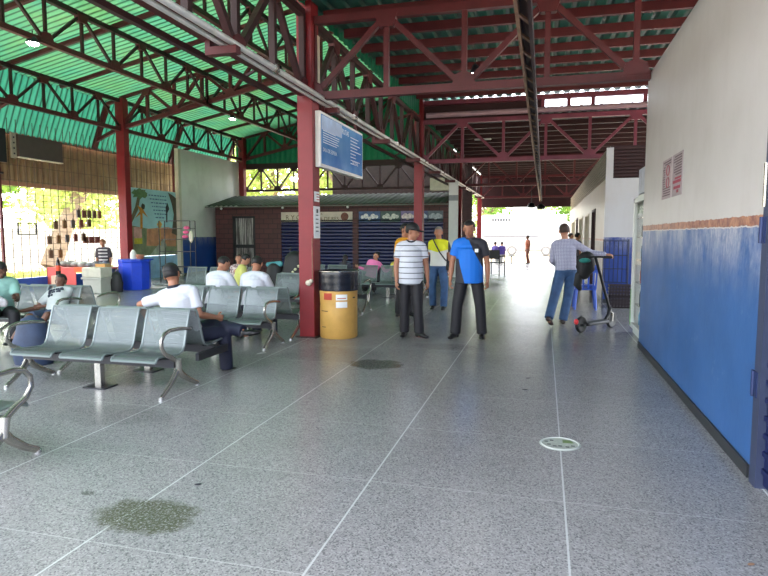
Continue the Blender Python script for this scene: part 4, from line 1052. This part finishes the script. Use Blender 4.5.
def person(label, x, y, rz, h, P, skin='brown', shirt=None, sleeve=.62, pants=None, plen=1.0, shoe=SHOE, hair='black', hstyle='short', cap=None, z0=0, vox=.013, belly=0, collar=None, group=None, beard=False, wide=1.0, name='person', fem=False):
    k = h/1.75
    R = thing(name, label, 'person', (x, y, z0), rz, group)
    tor = dirn(*P.get('tor', (0, 0, 1))); tw = P.get('tw', 0); pt = P.get('ptw', 0)
    side0 = V((math.cos(pt), math.sin(pt), 0)); s1 = V((math.cos(tw), math.sin(tw), 0)); s1 = (s1-tor*s1.dot(tor)).normalized(); f1 = s1.cross(tor)   # front = side x up  (x × z = -y)
    f0 = side0.cross(V((0, 0, 1)))
    LT, LS, LU, LF = .435*k, .425*k, .285*k, .255*k
    legs = {}
    for s_, nm in ((1, 'L'), (-1, 'R')):
        a, b = P.get('l'+nm, ((0, 0, -1), (0, 0, -1))); legs[nm] = (s_, dirn(*a), dirn(*b))
    if 'pz' in P: pz = P['pz']
    else: pz = .085*k+.03*k+max(-(l[1]*LT+l[2]*LS).z for l in legs.values())
    pel = V((0, 0, pz)); neck = pel+tor*.525*k
    body = MB(); sh = MB(); pn = MB(); hem = P.get('hem', -.02)
    ang = Matrix((s1, -f1, tor)).transposed()     # columns: side, back, up
    ang0 = Matrix((side0, -f0, V((0, 0, 1)))).transposed()
    W = wide
    def tors(mb, g):
        mb.ell(pel+tor*.0*k, ((.155*W)*k+g, .115*k+g, .11*k+g), ang0)
        mb.ell(pel+tor*.14*k+f1*belly*.35*k, ((.148*W)*k+g, (.108+belly*.6)*k+g, .14*k+g), ang)
        mb.ell(pel+tor*.33*k+f1*.0, ((.168*W)*k+g, .118*k+g, .17*k+g), ang)
        mb.tube([neck-tor*.075*k-s1*.135*W*k, neck-tor*.045*k, neck-tor*.075*k+s1*.135*W*k], [.062*k+g, .068*k+g, .062*k+g], 12, 1.0, round_=True)
        if fem: mb.ell(pel+tor*.34*k+f1*.09*k+s1*.06*k, (.06*k, .06*k, .065*k), ang); mb.ell(pel+tor*.34*k+f1*.09*k-s1*.06*k, (.06*k, .06*k, .065*k), ang)
    tors(body, 0)
    # shirt torso
    sg = .018*k
    sh.tube([pel+tor*hem*k, pel+tor*.1*k+f1*belly*.3*k, pel+tor*.26*k, pel+tor*.38*k], [.172*W*k+sg, (.156*W+belly*.25)*k+sg, .16*W*k+sg, .165*W*k+sg], 18, (.74 if belly < .05 else .84), s1)
    sh.ell(pel+tor*.14*k+f1*belly*.35*k, ((.148*W)*k+sg, (.108+belly*.6)*k+sg, .15*k+sg), ang)
    sh.ell(pel+tor*.33*k, ((.17*W)*k+sg, .12*k+sg, .17*k+sg), ang)
    sh.tube([neck-tor*.075*k-s1*.135*W*k, neck-tor*.05*k, neck-tor*.075*k+s1*.135*W*k], [.064*k+sg, .066*k+sg, .064*k+sg], 12, round_=True)
    sh.tube([neck-tor*.06*k, neck+tor*.015*k], [.082*k, .066*k], 14)
    # trousers hip
    pn.ell(pel, ((.158*W)*k+.016*k, .12*k+.014*k, .115*k), ang0); pn.tube([pel-V((0, 0, .02*k)), pel+tor*.07*k], [.16*W*k+.006, .152*W*k+.004], 18, .76, side0)
    # legs
    for nm, (s_, a, b) in legs.items():
        hip = pel+side0*s_*.088*W*k-V((0, 0, .03*k)); kn = hip+a*LT; an = kn+b*LS
        body.tube([hip, hip.lerp(kn, .5), kn], [.082*k, .07*k, .052*k], 12, round_=True)
        body.tube([kn, kn.lerp(an, .35), an], [.05*k, .053*k, .035*k], 12, round_=True)
        pe = kn.lerp(an, plen*2-1 if plen > .5 else 0)-V((0, 0, 0))
        if plen > .6:
            pn.tube([hip, hip.lerp(kn, .5), kn], [.1*k, .094*k, .082*k], 14, round_=True)
            pn.tube([kn, kn.lerp(pe, .4), pe+b*.01], [.08*k, .08*k, .078*k], 14)
        else:
            pn.tube([hip, hip.lerp(kn, .5), hip.lerp(kn, .92)], [.096*k, .09*k, .082*k], 14)
        # foot
        fy = P.get('f'+nm, 0); pi = P.get('p'+nm, 0)
        fd = (Matrix.Rotation(fy, 3, 'Z') @ f0); fd.z = 0
        fd.normalize(); fd = (fd*math.cos(pi)+V((0, 0, math.sin(pi)))).normalized(); up = V((0, 0, 1)); up = (up-fd*up.dot(fd)).normalized(); sd = fd.cross(up)
        heel = an-fd*.035*k-up*.05*k; ball = an+fd*.12*k-up*.055*k; toe = an+fd*.18*k-up*.06*k
        m_ = Matrix((sd, fd, up)).transposed()
        if shoe is not None:
            q = MB()
            q.ell(an-fd*.01*k-up*.02*k, (.04*k, .055*k, .055*k), m_); q.ell(heel+up*.005, (.042*k, .05*k, .035*k), m_); q.ell(an+fd*.06*k-up*.035*k, (.043*k, .085*k, .04*k), m_); q.ell(an+fd*.13*k-up*.052*k, (.047*k, .075*k, .028*k), m_)
            lo = an-up*.083*k
            me = remesh(q, .011, 3); 
            for v in me.vertices:
                d_ = (v.co-lo).dot(up)
                if d_ < 0: v.co -= up*d_
            mesh_obj('shoe', me, [shoe if not isinstance(shoe, tuple) else shoe[0]], R)
        body.ell(an+fd*.05*k-up*.05*k, (.035*k, .1*k, .025*k), m_)
    # arms
    fg = MB()
    for s_, nm in ((1, 'L'), (-1, 'R')):
        a, b = P.get('a'+nm, ((s_*.12, .05, -1), (s_*.02, -.1, -1))); a = dirn(*a); b = dirn(*b)
        so = neck-tor*.085*k+s1*s_*.172*W*k; el = so+a*LU; wr = el+b*LF
        body.tube([so, so.lerp(el, .5), el], [.053*k, .05*k, .041*k], 12, round_=True)
        body.tube([el, el.lerp(wr, .35), wr], [.041*k, .042*k, .027*k], 12, round_=True)
        if sleeve <= 1:
            e = so.lerp(el, sleeve)
            sh.tube([so, so.lerp(e, .5), e], [.068*k, .071*k, .069*k], 14); sh.ell(so, (.068*k,)*3)
        elif sleeve > 1:
            sh.tube([so, el], [.064*k, .056*k], 14, round_=True); sh.tube([el, el.lerp(wr, .9)], [.054*k, .043*k], 14, round_=True)
        hd = dirn(*P.get('h'+nm, tuple(b)))
        # palm normal: towards the body by default
        pnm = V(P.get('n'+nm, (-s_*1.0, .25, 0))); pnm = (pnm-hd*pnm.dot(hd))
        pnm = pnm.normalized() if pnm.length > .01 else hd.orthogonal().normalized()
        ac = hd.cross(pnm).normalized()          # across the palm
        if ac.dot(V(P.get('t'+nm, (0, -1, .2)))) < 0: ac = -ac     # thumb side
        mm = Matrix((ac, pnm, hd)).transposed()
        pc = wr+hd*.045*k
        body.tube([wr, wr+hd*.03*k, wr+hd*.075*k], [.026*k, .037*k, .038*k], 12, .5, ac, round_=True)
        curl = P.get('curl', .45)
        for fi, (off, ln) in enumerate(((.03, .068), (.01, .077), (-.011, .072), (-.03, .056))):
            b0 = wr+hd*.075*k+ac*off*k; d1 = (hd*math.cos(curl*.5)+pnm*math.sin(curl*.5)); d2 = (hd*math.cos(curl*1.6)+pnm*math.sin(curl*1.6)); d3 = (hd*math.cos(curl*2.6)+pnm*math.sin(curl*2.6))
            p1 = b0+d1*ln*.5*k; p2 = p1+d2*ln*.32*k; p3 = p2+d3*ln*.26*k
            fg.tube([b0-hd*.02*k, p1, p2, p3], [.0098*k, .0092*k, .0085*k, .0072*k], 8, round_=True)
        t0 = wr+hd*.025*k+ac*.03*k; t1 = t0+(ac*.75+hd*.65+pnm*.2)*.036*k; t2 = t1+(hd*.9+ac*.25+pnm*.35)*.034*k
        fg.tube([t0-ac*.01*k, t1, t2], [.0125*k, .0108*k, .009*k], 8, round_=True)
    # head
    hy, hp, hr = P.get('head', (0, 0, 0))
    HR = Matrix.Rotation(hy, 3, tor) @ Matrix.Rotation(hp, 3, s1) @ Matrix.Rotation(hr, 3, f1) @ ang
    hs, hb, hu = HR.col[0], HR.col[1], HR.col[2]; hf = -hb
    hc = neck+tor*.065*k+hu*.085*k+hf*.012*k; kb = k; k = k*1.1
    body.tube([neck-tor*.05*k, neck+tor*.05*k, hc-hu*.05*k], [.058*k, .052*k, .052*k], 12, round_=True)
    body.ell(hc+hu*.02*k-hf*.006*k, (.073*k, .092*k, .09*k), HR); body.ell(hc-hu*.03*k+hf*.025*k, (.06*k, .066*k, .078*k), HR); body.ell(hc-hu*.082*k+hf*.055*k, (.03*k, .026*k, .024*k), HR)
    body.tube([hc+hu*.018*k+hf*.078*k, hc-hu*.022*k+hf*.1*k], [.010*k, .017*k], 8, round_=True)
    body.ell(hc-hu*.05*k+hf*.084*k, (.026*k, .012*k, .012*k), HR)
    me = remesh(body, vox, 3, .5)
    fg.cur = 0
    for e in (-1, 1):
        fg.ell(hc-hb*-.0+hs*e*.075*k-hu*.005*k-hf*.002*k, (.012*k, .02*k, .032*k), HR, 10, 7)
        fg.cur = 1; fg.ell(hc+hs*e*.031*k+hu*.012*k+hf*.079*k, (.014*k, .009*k, .008*k), HR, 8, 6)
        fg.cur = 2; fg.ell(hc+hs*e*.031*k+hu*.012*k+hf*.0835*k, (.0065*k, .006*k, .0065*k), HR, 8, 6); fg.ell(hc+hs*e*.032*k+hu*.033*k+hf*.083*k, (.018*k, .006*k, .0045*k), HR, 8, 5)
        fg.cur = 0
    fg.cur = 3; fg.ell(hc-hu*.051*k+hf*.0935*k, (.022*k, .006*k, .0065*k), HR, 8, 5)
    addpieces(me, fg)
    mesh_obj('body', me, [SK[skin], EYEW, EYED, LIP], R)
    if shirt is not None:
        mesh_obj('shirt', remesh(sh, vox*.95, 3, .5), [shirt], R)
        if collar is not None:
            MB().tube([neck+tor*.012*kb+s1*.064*kb*math.cos(a*math.pi/10)+f1*(.064*kb*math.sin(a*math.pi/10))-tor*(.022*kb*max(0, math.sin(a*math.pi/10))) for a in range(20)], .018*kb, 8, closed=True).build('collar', collar, R, smooth=True)
    if pants is not None: mesh_obj('trousers', remesh(pn, vox, 3, .5), [pants], R)
    # hair
    if hair and hstyle != 'none':
        q = MB(); q.ell(hc+hu*.024*k-hf*.008*k, (.081*k, .1*k, .098*k), HR, 26, 18)
        vs = []
        cc = hc+hu*.024*k-hf*.008*k
        for v in q.v:
            d = V(v)-cc; f_ = d.dot(hf)/(.1*k); u_ = d.dot(hu)/(.098*k); a_ = abs(d.dot(hs))/(.081*k)
            lim = -.55 if f_ < -.05 else (.05 if f_ < .25 else .5)
            if hstyle == 'long': lim = -.9 if f_ < .1 else (.0 if f_ < .3 else .5)
            vs.append(v if u_ > lim else tuple(cc+d*.8))
        q.v = vs
        if hstyle == 'long': q.tube([hc-hf*.05*k, hc-hf*.07*k-hu*.12*k, hc-hf*.06*k-hu*.24*k], [.075*k, .08*k, .06*k], 14, .6, hs, round_=True)
        if hstyle == 'bun': q.ell(hc-hf*.1*k+hu*.05*k, (.04*k,)*3, HR)
        q.build('hair', HAIR[hair], R, smooth=180)
    if cap is not None:
        q = MB(); cc = hc+hu*.035*k-hf*.006*k; q.ell(cc, (.085*k, .104*k, .098*k), HR, 26, 18); vs = []
        for v in q.v:
            d = V(v)-cc; u_ = d.dot(hu)/(.098*k); vs.append(v if u_ > -.12 else tuple(cc+d*.82))
        q.v = vs; cp = q.build('cap', cap, R, smooth=180)
        back = P.get('capback', False); dd = -hf if back else hf
        if not back:
            vz = MB(); n_ = 9
            top = [cc+hs*.075*k*math.cos(math.pi*i/(n_-1))+dd*(.07*k+.125*k*math.sin(math.pi*i/(n_-1)))-hu*(.005*k+.02*k*math.sin(math.pi*i/(n_-1))) for i in range(n_)]
            vz.prism(top, hu*.008*k); vz.build('visor', cap, cp)
    k = kb
    R_info[label] = dict(neck=neck, f1=f1, s1=s1, tor=tor, k=k, pel=pel, hc=hc)
    return R
R_info = {}
def skelpos(label): return R_info[label]

# shirts
def f_stripe(t, o, x, y, z):
    w = t.math('PINGPONG', z, .041); s_ = t.math('LESS_THAN', w, .0055)
    return t.mix(s_, lin(206, 208, 216), lin(40, 40, 56))
def f_diag(t, o, x, y, z):
    # blue to the wearer's right of a diagonal from the neck
    a = t.math('SUBTRACT', t.math('MULTIPLY', t.math('SUBTRACT', 1.5, z), .52), t.math('ADD', x, .015))
    m1 = t.math('GREATER_THAN', a, 0)
    b_ = t.math('GREATER_THAN', t.math('ADD', x, t.math('MULTIPLY', t.math('SUBTRACT', 1.36, z), -.28)), -.19)
    sl = t.math('GREATER_THAN', z, 1.2)
    b_ = t.math('MAXIMUM', b_, sl)
    fr = t.math('LESS_THAN', y, .03)
    m_ = t.math('MULTIPLY', t.math('MULTIPLY', m1, b_), t.math('MAXIMUM', fr, t.math('MULTIPLY', sl, t.math('LESS_THAN', x, -.17))))
    return t.mix(m_, lin(46, 46, 54), lin(14, 110, 210))
def f_yel(t, o, x, y, z):
    m_ = t.math('GREATER_THAN', t.math('ADD', z, t.math('MULTIPLY', t.math('ABSOLUTE', x), -.25)), 1.2)
    c = t.mix(m_, lin(206, 206, 200), lin(214, 214, 30))
    return t.mix(t.math('GREATER_THAN', t.math('ABSOLUTE', x), .205), c, lin(36, 36, 44))
def f_check(t, o, x, y, z):
    a = t.math('LESS_THAN', t.math('PINGPONG', x, .012), .0028); b_ = t.math('LESS_THAN', t.math('PINGPONG', z, .012), .0028)
    return t.mix(t.math('MULTIPLY', t.math('MAXIMUM', a, b_), .75), lin(188, 188, 206), lin(84, 84, 130))
def f_flower(t, o, x, y, z):
    return t.mix(t.ramp(t.noise(o, 22, 2), .45, .55), lin(196, 180, 176), lin(120, 96, 100))
stripeM = bodyrel('striped_polo', f_stripe); diagM = bodyrel('blue_grey_polo', f_diag); yelM = bodyrel('yellow_white_jersey', f_yel); checkM = bodyrel('checked_shirt', f_check)
def cloth(n, c, v=.08): return mat(n, c, .75, var=v, sc=9)

walkA = dict(lL=((.1, -.12, -1), (.05, .02, -1)), lR=((-.1, -.02, -1), (-.03, .12, -1)))
# 1 striped polo man, head turned to his left
p = person('man in a white polo with dark stripes and a black cap, looking to one side', -1.93, 8.85, math.radians(6), 1.70,
    dict(tor=(0, .02, 1), tw=.12, head=(math.radians(62), math.radians(8), 0), lL=((.07, -.16, -1), (.05, .0, -1)), lR=((-.02, .0, -1), (-.02, .1, -1)), aL=((.22, .12, -1), (.1, -.05, -1)), aR=((-.22, .0, -1), (.05, -.22, -1)), fL=.9, fR=-.1, curl=.5, hem=-.13, tL=(0, -1, 0), tR=(0, -1, 0)),
    'brown', stripeM, .62, DARKC, 1.0, SHOE, 'black', 'short', mat('black_cap', (22, 22, 24), .6), belly=.07, collar=cloth('polo_collar', (40, 44, 54)), vox=.012)
L1 = 'man in a blue and dark grey polo, walking towards the camera with his head bowed'
p = person(L1, -1.06, 8.95, math.radians(-2), 1.76,
    dict(tor=(0, .0, 1), head=(math.radians(-4), math.radians(24), 0), lL=((.15, .02, -1), (.06, .12, -1)), lR=((-.16, -.14, -1), (-.06, .0, -1)), aL=((.24, .1, -1), (.04, -.1, -1)), aR=((-.26, .05, -1), (-.06, -.16, -1)), fL=.1, fR=-.35, curl=.6, hem=-.12),
    'brown', diagM, .62, DARKC, 1.0, SHOE, 'black', 'short', None, belly=.055, collar=cloth('grey_collar', (60, 60, 66)), wide=1.12, vox=.012)
MB().box(.1, -.182, 1.3, .15, -.172, 1.35).build('chest_badge', M['paper'], p)
MB().box(-.03, -.152, .985, .03, -.142, 1.02).build('belt_buckle', M['steel'], p)
p = person('man in a yellow and white jersey and jeans with a black strap across his chest', -2.1, 12.3, 0, 1.70,
    dict(head=(0, 0, 0), lL=((.12, -.1, -1), (-.05, .08, -1)), lR=((-.1, .03, -1), (.02, .12, -1)), aL=((.2, .1, -1), (.05, -.1, -1)), aR=((-.3, .1, -1), (-.02, -.2, -1)), hem=-.03), 'brown', yelM, .62, JEANS, 1.0, SHOE, 'grey', 'short')
MB().tube([(-.11, -.08, 1.49), (-.04, -.155, 1.36), (.05, -.165, 1.2), (.15, -.135, 1.06), (.19, 0, 1.0)], .018, 8, .5).build('shoulder_strap', M['blackbag'], p, smooth=True)
bodyO = MB().tube([(.2, -.02, .9), (.2, .02, 1.0)], [.08, .09], 12, .5, round_=True).build('sling_bag', M['blackbag'], p, smooth=True)
person('man in an orange shirt standing in profile behind the man in the striped polo', -2.52, 11.0, math.radians(62), 1.74,
    dict(head=(0, .1, 0), lL=((.05, -.05, -1), (.02, .05, -1)), lR=((-.05, .03, -1), (0, .08, -1))), 'brown', cloth('orange_shirt', (226, 158, 30)), .7, DARKC)
# man with the scooter, seen from behind
p = person('man in a checked long-sleeved shirt and jeans, seen from behind, holding the scooter', .38, 10.75, math.radians(188), 1.74,
    dict(tor=(.06, -.03, 1), tw=-.1, head=(.1, .0, 0), lL=((.26, .2, -1), (.34, .62, -1)), lR=((.06, -.22, -1), (.2, .1, -1)), pL=-.5, aL=((.1, -.35, -1), (-.4, -.8, -.3)), aR=((-.95, .05, -.55), (-.92, .3, -.12)), tR=(0, 0, 1), nR=(0, -.3, -1), fL=-.5, curl=.8, hem=-.0),
    'tan', checkM, 2, JEANS, 1.0, mat('brown_shoes', (60, 44, 40), .5), 'brown')
person('distant person in rust-brown clothes crossing the bright far end', -.83, 33, math.radians(-60), 1.52, dict(head=(.2, 0, 0), lL=((.1, -.22, -1), (0, .12, -1)), lR=((-.05, .1, -1), (0, .35, -1))), 'dark', cloth('rust_shirt', (150, 78, 50)), .9, cloth('brown_trousers', (110, 62, 46)), vox=.02)

SEAT = dict(lL=((.12, -1, -.02), (0, -.05, -1)), lR=((-.12, -1, -.02), (0, -.05, -1)), pz=.49)
def sit(**kw): d = dict(SEAT); d.update(kw); return d
# capped man on the near double bench, ankle on knee, arm over the backrest
p = person('seated man in a white shirt and black cap, back turned, one arm along the backrest', -3.84, 5.82, math.radians(150), 1.70,
    dict(pz=.47, tor=(.2, .12, 1), tw=.8, head=(.0, .08, 0), lL=((-.05, -1, .16), (-.95, -.3, -.12)), lR=((-.05, -1, -.02), (-.02, -.04, -1)), aL=((.9, .45, -.28), (-.1, -.4, -.9)), aR=((-.35, -.1, -1), (.2, -.9, -.2)), fL=-.6, pL=.2, hem=-.04, nL=(0, -.2, -1)),
    'brown', WSH, .72, NAVYT, 1.0, SHOE, 'black', 'short', mat('black_cap_back', (28, 28, 30), .6), collar=cloth('navy_collar', (30, 32, 46)), vox=.012, wide=1.12)
person('man in a white shirt seated with his back to the camera, left one of two', -4.9, 8.27, math.radians(176), 1.68, sit(tor=(0, -.3, 1), head=(-.5, .35, 0), aL=((.3, -.4, -1), (-.3, -.8, -.3)), aR=((-.3, -.4, -1), (.3, -.8, -.3))), 'brown', WSH, .7, NAVYT, wide=1.05)
person('man in a white shirt seated with his back to the camera, right one of two', -4.27, 8.27, math.radians(182), 1.68, sit(tor=(0, -.26, 1), head=(.1, .25, 0), aL=((.3, -.4, -1), (-.3, -.8, -.3)), aR=((-.3, -.4, -1), (.3, -.8, -.3))), 'brown', WSH, .7, NAVYT, wide=1.05)
person('person in a pale yellow-green top seated sideways beyond the two men in white', -5.95, 10.9, math.radians(130), 1.55, sit(tor=(0, -.25, 1), head=(.2, .3, 0)), 'tan', cloth('lime_top', (190, 190, 104)), .7, DARKC, vox=.016)
person('young person in a flowery top seated facing the camera between the men in white', -6.35, 11.7, math.radians(15), 1.4, sit(pz=.5, tor=(0, .05, 1), head=(.1, .1, 0)), 'tan', bodyrel('flowery_top', f_flower), .7, DARKC, fem=True, vox=.016, hair='brown')
person('person in a pink jacket seated leaning on the bench in front of the navy shutters', -4.3, 14.85, math.radians(200), 1.45, sit(pz=.48, tor=(-.3, .05, 1), head=(2.2, .1, 0), aR=((-.5, .4, -.6), (-.7, .3, .3)), aL=((.4, .2, -.8), (.5, .2, .2))), 'tan', cloth('pink_jacket', (226, 120, 170)), 2, DARKC, vox=.016)
person('dark-haired child seated just behind the rim of the trash barrel', -5.0, 14.85, math.radians(180), 1.25, sit(pz=.47, tor=(0, -.05, 1), head=(0, .2, 0)), 'tan', cloth('dark_top', (50, 52, 66)), .7, DARKC, hstyle='long', vox=.016)
person('dark-haired person in dark clothes seated between the red column and the barrel', -5.75, 14.85, math.radians(170), 1.4, sit(pz=.47, tor=(.3, -.05, 1), head=(0, .2, 0)), 'brown', cloth('charcoal_top', (32, 32, 40)), .9, DARKC, vox=.016)
person('fair-haired child in a yellow top beside the striped polo man', -3.62, 14.85, math.radians(165), 1.22, sit(pz=.5, tor=(.0, 0, 1), head=(.9, .2, 0)), 'tan', cloth('yellow_top', (214, 196, 80)), .8, DARKC, hair='blond', hstyle='long', vox=.016)
# left group
person('person in a teal shirt and black trousers seated at the left edge', -7.66, 7.0, math.radians(50), 1.66, sit(pz=.46, tor=(0, -.3, 1), head=(.1, .35, 0), aR=((-.1, -.6, -1), (.1, -.9, .1)), aL=((.1, -.5, -1), (-.1, -.9, .2))), 'dark', cloth('teal_shirt', (132, 176, 166)), .7, mat('black_trousers', (20, 20, 24), .7), vox=.014)
L2 = 'young person in a pale grey T-shirt with dark lettering slumped sideways on the left bench'
p = person(L2, -6.88, 7.2, math.radians(10), 1.55, sit(pz=.42, tor=(-.3, .72, .72), head=(.0, .7, -.3), lL=((.1, -1, .12), (-.5, -.4, -1)), lR=((-.2, -1, .05), (-.6, -.35, -1)), aL=((-.2, -.7, -.75), (-.8, -.5, -.1)), aR=((-.5, -.5, -.8), (-.6, -.7, -.1)), hem=-.05), 'dark', cloth('pale_grey_tshirt', (186, 190, 190)), .7, cloth('denim_shorts', (52, 64, 88)), .5, vox=.014)
i_ = R_info[L2]; q = MB()
random.seed(4)
for r_, (u_, ws) in enumerate(((.40, (.05, .03, .05, .04)), (.35, (.04, .05, .06)), (.29, (.03, .03)))):
    a_ = -.1
    for w_ in ws:
        c_ = i_['pel']+i_['tor']*u_*i_['k']+i_['s1']*(a_+w_/2)+i_['f1']*.135*i_['k']; q.add([c_-i_['s1']*w_/2-i_['tor']*.017, c_+i_['s1']*w_/2-i_['tor']*.017, c_+i_['s1']*w_/2+i_['tor']*.017, c_-i_['s1']*w_/2+i_['tor']*.017]+[c_-i_['s1']*w_/2-i_['tor']*.017-i_['f1']*.03, c_+i_['s1']*w_/2-i_['tor']*.017-i_['f1']*.03, c_+i_['s1']*w_/2+i_['tor']*.017-i_['f1']*.03, c_-i_['s1']*w_/2+i_['tor']*.017-i_['f1']*.03], [(0, 1, 2, 3), (7, 6, 5, 4), (0, 4, 5, 1), (1, 5, 6, 2), (2, 6, 7, 3), (3, 7, 4, 0)]); a_ += w_+.012
q.build('shirt_lettering', mat('tshirt_ink', (40, 42, 60), .7), p)
o = MB().tube([(-.3, 0, 0), (-.1, .03, .04), (.15, 0, .03), (.34, -.02, 0)], [.06, .1, .1, .06], 12, .7, round_=True).build('folded_towel', cloth('pale_towel', (176, 172, 176), .15), smooth=True); o.location = (-7.65, 6.75, .6); tag(o, 'pale folded towel on the lap of the person in teal', 'towel')
person('vendor in a white and dark striped jersey seated behind the red table', -12.95, 15.5, math.radians(25), 1.62, sit(pz=.7, tor=(0, -.1, 1), head=(.1, .3, 0), lL=((.1, -1, .1), (.2, -.1, -1)), lR=((-.4, -.9, -.1), (0, -.1, -1))), 'brown', bodyrel('striped_jersey', lambda t, o, x, y, z: t.mix(t.math('MULTIPLY', t.math('LESS_THAN', t.math('PINGPONG', z, .05), .02), t.math('LESS_THAN', t.math('ABSOLUTE', x), .13)), lin(60, 54, 62), lin(206, 200, 200))), .9, cloth('grey_jeans', (120, 124, 140)), hair='ginger', vox=.016)
o = bevel(MB().box(-.25, -.2, 0, .25, .2, .58).build('vendor_stool', M['navy']), .02); o.location = (-12.95, 15.55, 0); tag(o, 'plain box stool under the vendor behind the red table', 'stool')
person('distant person in a purple top seated by the bright far end, left one of two', -2.55, 33.2, math.radians(160), 1.5, sit(pz=.5), 'brown', cloth('purple_top', (90, 74, 150)), .8, cloth('white_trousers', (200, 200, 204)), vox=.022)
person('distant person in a violet shirt seated by the bright far end, right one of two', -2.2, 33.3, math.radians(200), 1.5, sit(pz=.5), 'brown', cloth('violet_top', (84, 70, 160)), .8, cloth('pale_trousers', (190, 190, 194)), vox=.022)
o = MB().box(-.8, -.2, .38, .8, .2, .43).box(-.75, -.15, 0, -.7, .15, .38).box(.7, -.15, 0, .75, .15, .38).build('low_bench', M['black']); o.location = (-2.4, 33.4, 0); tag(o, 'low dark bench under the two distant people in purple', 'bench')
person('person with dark hair standing by the doorway far along the right wall, nearer one', 1.05, 20.5, math.radians(120), 1.6, dict(), 'brown', cloth('grey_top', (90, 84, 92)), .8, DARKC, vox=.02)
person('person with dark hair standing far along the right wall, farther one', 1.0, 24.5, math.radians(100), 1.6, dict(), 'brown', cloth('brown_top', (84, 64, 60)), .8, DARKC, vox=.02)
# ================================================================== LIGHT
wd = bpy.data.worlds.new('sky'); S.world = wd; wd.use_nodes = True
nt = wd.node_tree; bg = nt.nodes['Background']
sky = nt.nodes.new('ShaderNodeTexSky'); sky.sky_type = 'NISHITA'; sky.sun_disc = False; sky.sun_elevation = math.radians(52); sky.sun_rotation = math.radians(-60); sky.dust_density = 3; sky.air_density = 1
hs_ = nt.nodes.new('ShaderNodeHueSaturation'); hs_.inputs['Saturation'].default_value = .35
nt.links.new(sky.outputs[0], hs_.inputs['Color']); nt.links.new(hs_.outputs[0], bg.inputs[0]); bg.inputs[1].default_value = 1.4
sl = bpy.data.lights.new('sun', 'SUN'); sl.energy = 9.5; sl.angle = math.radians(.6); sl.color = (1, .95, .86)
so_ = bpy.data.objects.new('sun', sl); COL.objects.link(so_)
dv = V((.74, -.30, -.60)); so_.rotation_euler = dv.to_track_quat('-Z', 'Y').to_euler()
S.cycles.use_denoising = True
try: S.cycles.denoiser = 'OPENIMAGEDENOISE'
except Exception: pass
S.cycles.max_bounces = 8; S.cycles.diffuse_bounces = 4; S.cycles.glossy_bounces = 4; S.cycles.transparent_max_bounces = 16; S.cycles.sample_clamp_indirect = 8
S.view_settings.exposure = 0.42
